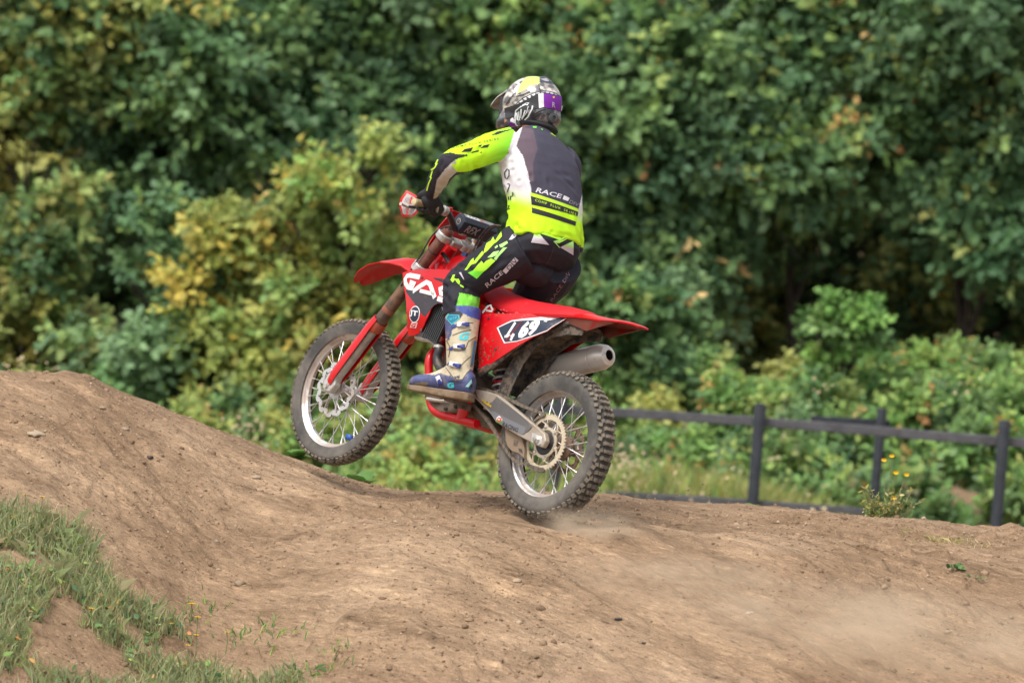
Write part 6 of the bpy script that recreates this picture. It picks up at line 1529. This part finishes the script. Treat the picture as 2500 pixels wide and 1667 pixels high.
def flower(x, y, z, h, r, label, lean=(.0, .0)):
    root = empty('yellow_flower', None, (x, y, z)); tag(root, label, 'flower', 'yellow flowers')
    top = Vector((lean[0], lean[1], h))
    MB().tube([(0, 0, -.01), top * .6 + Vector((.004, 0, 0)), top], [.0022, .0018, .0014], 6).build('stem', STEM, root)
    m = MB()
    for k in range(9):
        a = 2 * math.pi * k / 9; d = Vector((math.cos(a), math.sin(a) * .8, .35)); s = Vector((-math.sin(a), math.cos(a), 0)) * r * .28
        m.add([top, top + d * r * .6 + s, top + d * r, top + d * r * .6 - s], [(0, 1, 2, 3)])
    m.build('petals', YELF, root, fix=False)
    MB().lathe([(r * .3, 0), (r * .32, r * .15), (r * .1, r * .3)], top, (0, 0, 1), 8).build('flower_centre', mat('flower_centre', lin(190, 130, 20), .7), root)
FL = [(-1.283, 23.221), (-1.249, 23.153), (-1.687, 22.844), (-2.013, 23.772), (-2.105, 23.476), (-1.349, 22.992), (-1.109, 23.019), (-1.232, 22.884), (-1.265, 22.871), (-2.076, 23.638)]
FLL = ('biggest yellow flower at the edge of the near grass', 'yellow flower just below the biggest one on the grass edge', 'lone yellow flower in the middle of the near grass patch', 'yellow flower at the top of the near grass by the dirt',
       'yellow flower near the upper left edge of the grass patch', 'yellow flower low in the grass left of the biggest flower', 'rightmost yellow flower at the bottom of the dirt bank', 'yellow flower near the bottom edge under the biggest one', 'second yellow flower near the bottom edge, slightly lower left', 'faint yellow flower high on the grass patch at far left')
for (fx, fy), lb, rr in zip(FL, FLL, (.021, .017, .018, .016, .014, .013, .014, .015, .014, .012)):
    flower(fx, fy, float(ground_z(fx, fy)), random.uniform(.05, .10), rr, lb)

n = 5200
x = RNG.uniform(-2.6, .9, n); y = RNG.uniform(33.5, 36.6, n)
z0 = -1.28 + .05 * fbm(x * 3, y * 3, s=62)
tw = blades('tall_weeds', np.stack([x, y, z0], 1), RNG.uniform(.3, .62, n) * (1 + .35 * vnoise(x * 2.2, y * 1.0, s=63)), RNG.uniform(.008, .020, n), pick({'pale': 4, 'olive': 3, 'mid': 3, 'straw': 2, 'rust': .4}, n), .3, LEAF)
tag(tw, 'pale tall grass and weed stalks behind the dirt crest under the bike', kind='stuff')
# tall flowering weed on the crest in front of the fence
wx, wz = [(1.852, -0.021)][0]
weed = empty('ragwort_weed', None, (wx, 25.9, wz - .06)); tag(weed, 'tall straggly weed with yellow flowers on the dirt crest by the fence', 'weed')
m = MB(); tips = []
for k in range(46):
    a = random.uniform(0, 6.28); sp = random.uniform(.03, .17); h = random.uniform(.08, .22)
    e = Vector((math.cos(a) * sp + random.uniform(-.02, .05), math.sin(a) * sp * .6, h)); mid = e * .55 + Vector((0, 0, h * .08))
    b0 = Vector((random.uniform(-.07, .07), random.uniform(-.03, .03), 0)); m.tube([b0, mid + b0 * .5, e + b0 * .4], [.0026, .0020, .0013], 5); tips.append(e + b0 * .4)
m.build('stems', mat('dry_stem', lin(140, 130, 90), .85), weed)
tp = np.array([t * random.uniform(.3, 1.0) for t in tips for _ in range(16)])
lv = leaf_mesh('leaves', tp, unit(RNG.normal(size=tp.shape) + np.array([0, 0, .5])), unit(RNG.normal(size=tp.shape)), RNG.uniform(.012, .032, len(tp)), pick({'olive': 3, 'mid': 3, 'straw': 2}, len(tp)), LEAF, weed, .4); lv['kind'] = 'stuff'
for t in [(1.898, 0.208), (1.95, 0.203), (1.899, 0.087), (1.871, 0.287), (1.835, 0.264)]:
    m = MB(); c = Vector((t[0] - wx, 0, t[1] - wz + .06))
    for k in range(8):
        a = 2 * math.pi * k / 8; d = Vector((math.cos(a), -.3, math.sin(a) * .7)); s = Vector((-math.sin(a), 0, math.cos(a))) * .004
        m.add([c, c + d * .009 + s, c + d * .015, c + d * .009 - s], [(0, 1, 2, 3)])
    m.build('flower_head', YELF, weed, fix=False)
    MB().tube([c, c * .5 + Vector((.01, 0, 0)), (0, 0, 0)], .0014, 4).build('flower_stalk', mat('dry_stem', (1, 1, 1)), weed)
# broad-leaved plants behind the crest under the front wheel
def dock(px_, sc, nl, label):
    x_, z_ = px_; r = empty('dock_plant', None, (x_, 26.05, z_ - .045)); tag(r, label, 'plant', 'broad leaved plants behind the crest')
    for k in range(nl):
        a = random.uniform(0, 6.28); d = Vector((math.cos(a), math.sin(a) * .5, random.uniform(.5, 1.3))).normalized(); L_ = sc * random.uniform(.7, 1.15); w = L_ * .28
        s = d.cross(Vector((0, 0, 1))).normalized(); nn = s.cross(d)
        vs, fs = [], []
        for i in range(7):
            t = i / 6; c = d * (L_ * t) - Vector((0, 0, 1)) * (L_ * .35 * t * t); ww = w * math.sin(math.pi * min(1, t * .92 + .06)) ** .8
            vs += [c - s * ww + nn * ww * .25, c, c + s * ww + nn * ww * .25]
        for i in range(6): fs += [(3 * i, 3 * i + 1, 3 * i + 4, 3 * i + 3), (3 * i + 1, 3 * i + 2, 3 * i + 5, 3 * i + 4)]
        mesh_obj('leaf', vs, fs, mat('dock_leaf', (.14, .30, .06), .45, translucent=.3, var=.3), r)
for p, sc, nl, lb in zip([(-1.012, 0.014), (-0.857, -0.043), (-0.675, -0.071), (1.228, -0.012)], (.17, .11, .17, .08), (11, 7, 10, 5), ('broad leaved bright green plant behind the crest left of the front tyre', 'small broad leaved plant peeping over the crest under the front tyre', 'broad leaved bright green plant behind the crest right of the front tyre', 'tiny bright green plant at the foot of the fence post')):
    dock(p, sc, nl, lb)

# ------------------------------------------------------------------ stones and clods on the dirt
CLODM = mat('dry_clod', (1, 1, 1), .95, attr='tint', spec=.1, bump=.6, bump_scale=80)
n = 16000
cxx = RNG.uniform(-2.4, 2.5, n); cyy = RNG.uniform(21.6, 25.9, n)
kk = (vnoise(cxx * 1.3, cyy * 1.3, s=51) + .5 * vnoise(cxx * 4, cyy * 4, s=52) > RNG.uniform(-.9, .6, n)) & ((cxx - _bx) ** 2 + (cyy - _by) ** 2 > .05)
cxx, cyy = cxx[kk], cyy[kk]; n = len(cxx)
rad = .0028 + .010 * RNG.beta(1.0, 6, n) + .014 * (RNG.random(n) < .03) * RNG.random(n)
tone = RNG.choice(3, n, p=[.42, .4, .18]); colr = np.array([(.235, .155, .098), (.30, .205, .13), (.40, .30, .205)])[tone] * RNG.uniform(.75, 1.2, (n, 1))
cl = blob_scatter('soil_clods', '', np.stack([cxx, cyy, ground_z(cxx, cyy) + rad * .25], 1), np.stack([rad * RNG.uniform(1, 1.7, n), rad, rad * .75], 1), colr)
cl.data.materials.append(CLODM); tag(cl, 'loose clods and small stones lying over the dirt', kind='stuff')
def stone(p, r, col, label):
    x_, y_ = p; bm = bmesh.new(); bmesh.ops.create_icosphere(bm, subdivisions=2, radius=1.0)
    s0 = random.random() * 50
    for v in bm.verts:
        c = v.co; f = 1 + .5 * float(vnoise(np.array([c.x * 2.1 + s0]), np.array([c.y * 2.1]), np.array([c.z * 2.1]))[0]); v.co = Vector((c.x * f * r * 1.35, c.y * f * r, c.z * f * r * .5))
    me = bpy.data.meshes.new('stone'); bm.to_mesh(me); bm.free(); me.shade_smooth()
    o = bpy.data.objects.new('stone', me); COL.objects.link(o); o.location = (x_, y_, float(ground_z(x_, y_)) + r * .05); o.rotation_euler = (random.uniform(-.2, .2), 0, random.uniform(0, 3))
    me.materials.append(mat('stone_%d' % int(col[0] * 100), col, .9, var=.3, bump=.5)); tag(o, label, 'stone', 'stones on the dirt')
for p, r, c, lb in zip([(-2.133, 24.633), (-1.127, 24.889), (-1.619, 24.808), (-1.89, 25.252), (0.557, 22.777), (0.663, 22.561), (-1.76, 25.023), (1.112, 22.925), (-1.239, 24.055)],
                       (.034, .018, .015, .014, .013, .010, .016, .016, .012),
                       ((.46, .36, .25), (.42, .33, .23), (.10, .08, .07), (.44, .34, .24), (.07, .065, .065), (.07, .065, .065), (.40, .31, .22), (.50, .42, .32), (.36, .29, .24)),
                       ('largest pale stone on the ramp at the left edge', 'pale stone in the middle of the dirt slope left of centre', 'dark stone on the upper ramp slope', 'small pale stone high on the ramp near its crest', 'dark pebble on the lower dirt right of centre', 'smaller dark pebble near the bottom edge right of centre', 'flat pale stone on the ramp beside the largest one', 'white stone chip on the dirt below the fence post', 'small grey stone on the left slope')):
    stone(p, r, c, lb)
for (x_, y_), sc, lb in zip([(2.036, 23.638), (2.115, 23.53)], (.034, .022), ('little green weed on the bare dirt at right', 'smaller green weed sprig right of the other on the dirt')):
    k = 26; C = np.tile(np.array([[x_, y_, float(ground_z(x_, y_))]]), (k, 1)) + RNG.normal(size=(k, 3)) * np.array([.02, .02, .003])
    root = empty('small_weed', None, (x_, y_, float(C[0][2]))); tag(root, lb, 'weed')
    o = leaf_mesh('leaves', C, unit(RNG.normal(size=(k, 3)) * np.array([1, 1, .4]) + np.array([0, 0, .5])), unit(np.array([0, -.3, 1]) + RNG.normal(size=(k, 3)) * .4), RNG.uniform(.5, 1, k) * sc, pick({'deep': 2, 'mid': 2}, k), LEAF, root)
    o.matrix_parent_inverse = Matrix.Translation(-Vector(root.location)); o['kind'] = 'stuff'
sx, sy = sprigs([(2.033, 24.499), (2.123, 24.539), (1.907, 24.566), (2.189, 24.566)], .05, (60, 30, 24, 20))
stw = blades('straw_litter', np.stack([sx, sy, ground_z(sx, sy)], 1), RNG.uniform(.012, .035, len(sx)), RNG.uniform(.003, .005, len(sx)), pick({'straw': 1}, len(sx)), 1.0, LEAF); tag(stw, 'flattened straw lying on the dirt at right', kind='stuff')

# soil thrown up by the rear tyre
n = 150
t = RNG.random(n) ** 1.4; sp = RNG.normal(size=(n, 3)) * np.array([.05, .05, .05]) * (.4 + 2.2 * t)[:, None]
dv = np.array([.66, -.75, 0])
P = np.array([_bx, _by, .02]) + np.array([.10, .02, .0]) + dv * (t * .95)[:, None] + np.array([0, 0, 1.0]) * (.34 * t * (1.15 - t) * RNG.uniform(.1, 1.3, n) )[:, None] + sp
P[:, 2] = np.maximum(P[:, 2], ground_z(P[:, 0], P[:, 1]) + .004)
ro = blob_scatter('thrown_soil', '', P, RNG.uniform(.002, .009, n) * (1 - .3 * t), np.array([(.20, .135, .088)]) * RNG.uniform(.7, 1.4, (n, 1)))
ro.data.materials.append(CLODM); tag(ro, 'loose soil thrown up behind the rear tyre', kind='stuff')

# dust hanging over the dirt at lower right and behind the wheel
def dust_material(name, density, scale, seed):
    m = bpy.data.materials.new(name); m.use_nodes = True
    nt = m.node_tree; N, L = nt.nodes, nt.links
    N.remove(N['Principled BSDF'])
    pv = N.new('ShaderNodeVolumePrincipled'); pv.inputs['Color'].default_value = (.96, .82, .64, 1); pv.inputs['Anisotropy'].default_value = .1
    tc = N.new('ShaderNodeTexCoord')
    ln = N.new('ShaderNodeVectorMath'); ln.operation = 'LENGTH'; L.new(tc.outputs['Object'], ln.inputs[0])
    fall = N.new('ShaderNodeMapRange'); fall.interpolation_type = 'SMOOTHERSTEP'; fall.inputs['From Min'].default_value = 1.0; fall.inputs['From Max'].default_value = .15
    L.new(ln.outputs['Value'], fall.inputs['Value'])
    mp = N.new('ShaderNodeMapping'); mp.inputs['Location'].default_value = (seed, seed * .7, 0); L.new(tc.outputs['Object'], mp.inputs['Vector'])
    no = N.new('ShaderNodeTexNoise'); no.inputs['Scale'].default_value = scale; no.inputs['Detail'].default_value = 3; L.new(mp.outputs[0], no.inputs['Vector'])
    nr = N.new('ShaderNodeMapRange'); nr.inputs['From Min'].default_value = .36; nr.inputs['From Max'].default_value = .66; L.new(no.outputs[0], nr.inputs['Value'])
    mu = N.new('ShaderNodeMath'); mu.operation = 'MULTIPLY'; L.new(fall.outputs[0], mu.inputs[0]); L.new(nr.outputs[0], mu.inputs[1])
    m2 = N.new('ShaderNodeMath'); m2.operation = 'MULTIPLY'; L.new(mu.outputs[0], m2.inputs[0]); m2.inputs[1].default_value = density
    L.new(m2.outputs[0], pv.inputs['Density']); L.new(pv.outputs[0], N['Material Output'].inputs['Volume'])
    return m
def dust(c, s, density, scale, seed, label):
    q = ball((0, 0, 0), 1, 1, 1, None, 10); o = q.build('dust', dust_material('dust_cloud', density, scale, seed)); o.location = c; o.scale = s
    tag(o, label, kind='stuff')
dx, dz = [(1.659, -0.3)][0]
dust((dx, 22.7, dz), (1.15, .6, .36), 3.2, 2.2, 1.0, 'pale dust cloud drifting over the dirt at lower right')
dx, dz = [(0.884, -0.175)][0]
dust((dx, 23.1, dz), (.85, .42, .20), 2.8, 2.4, 5.0, 'thin dust trail between the tyre and the dust cloud')
dx, dz = [(0.412, 0.007)][0]
dust((dx, 23.62, dz), (.34, .24, .13), 5.0, 2.0, 9.0, 'small puff of dust at the rear tyre')
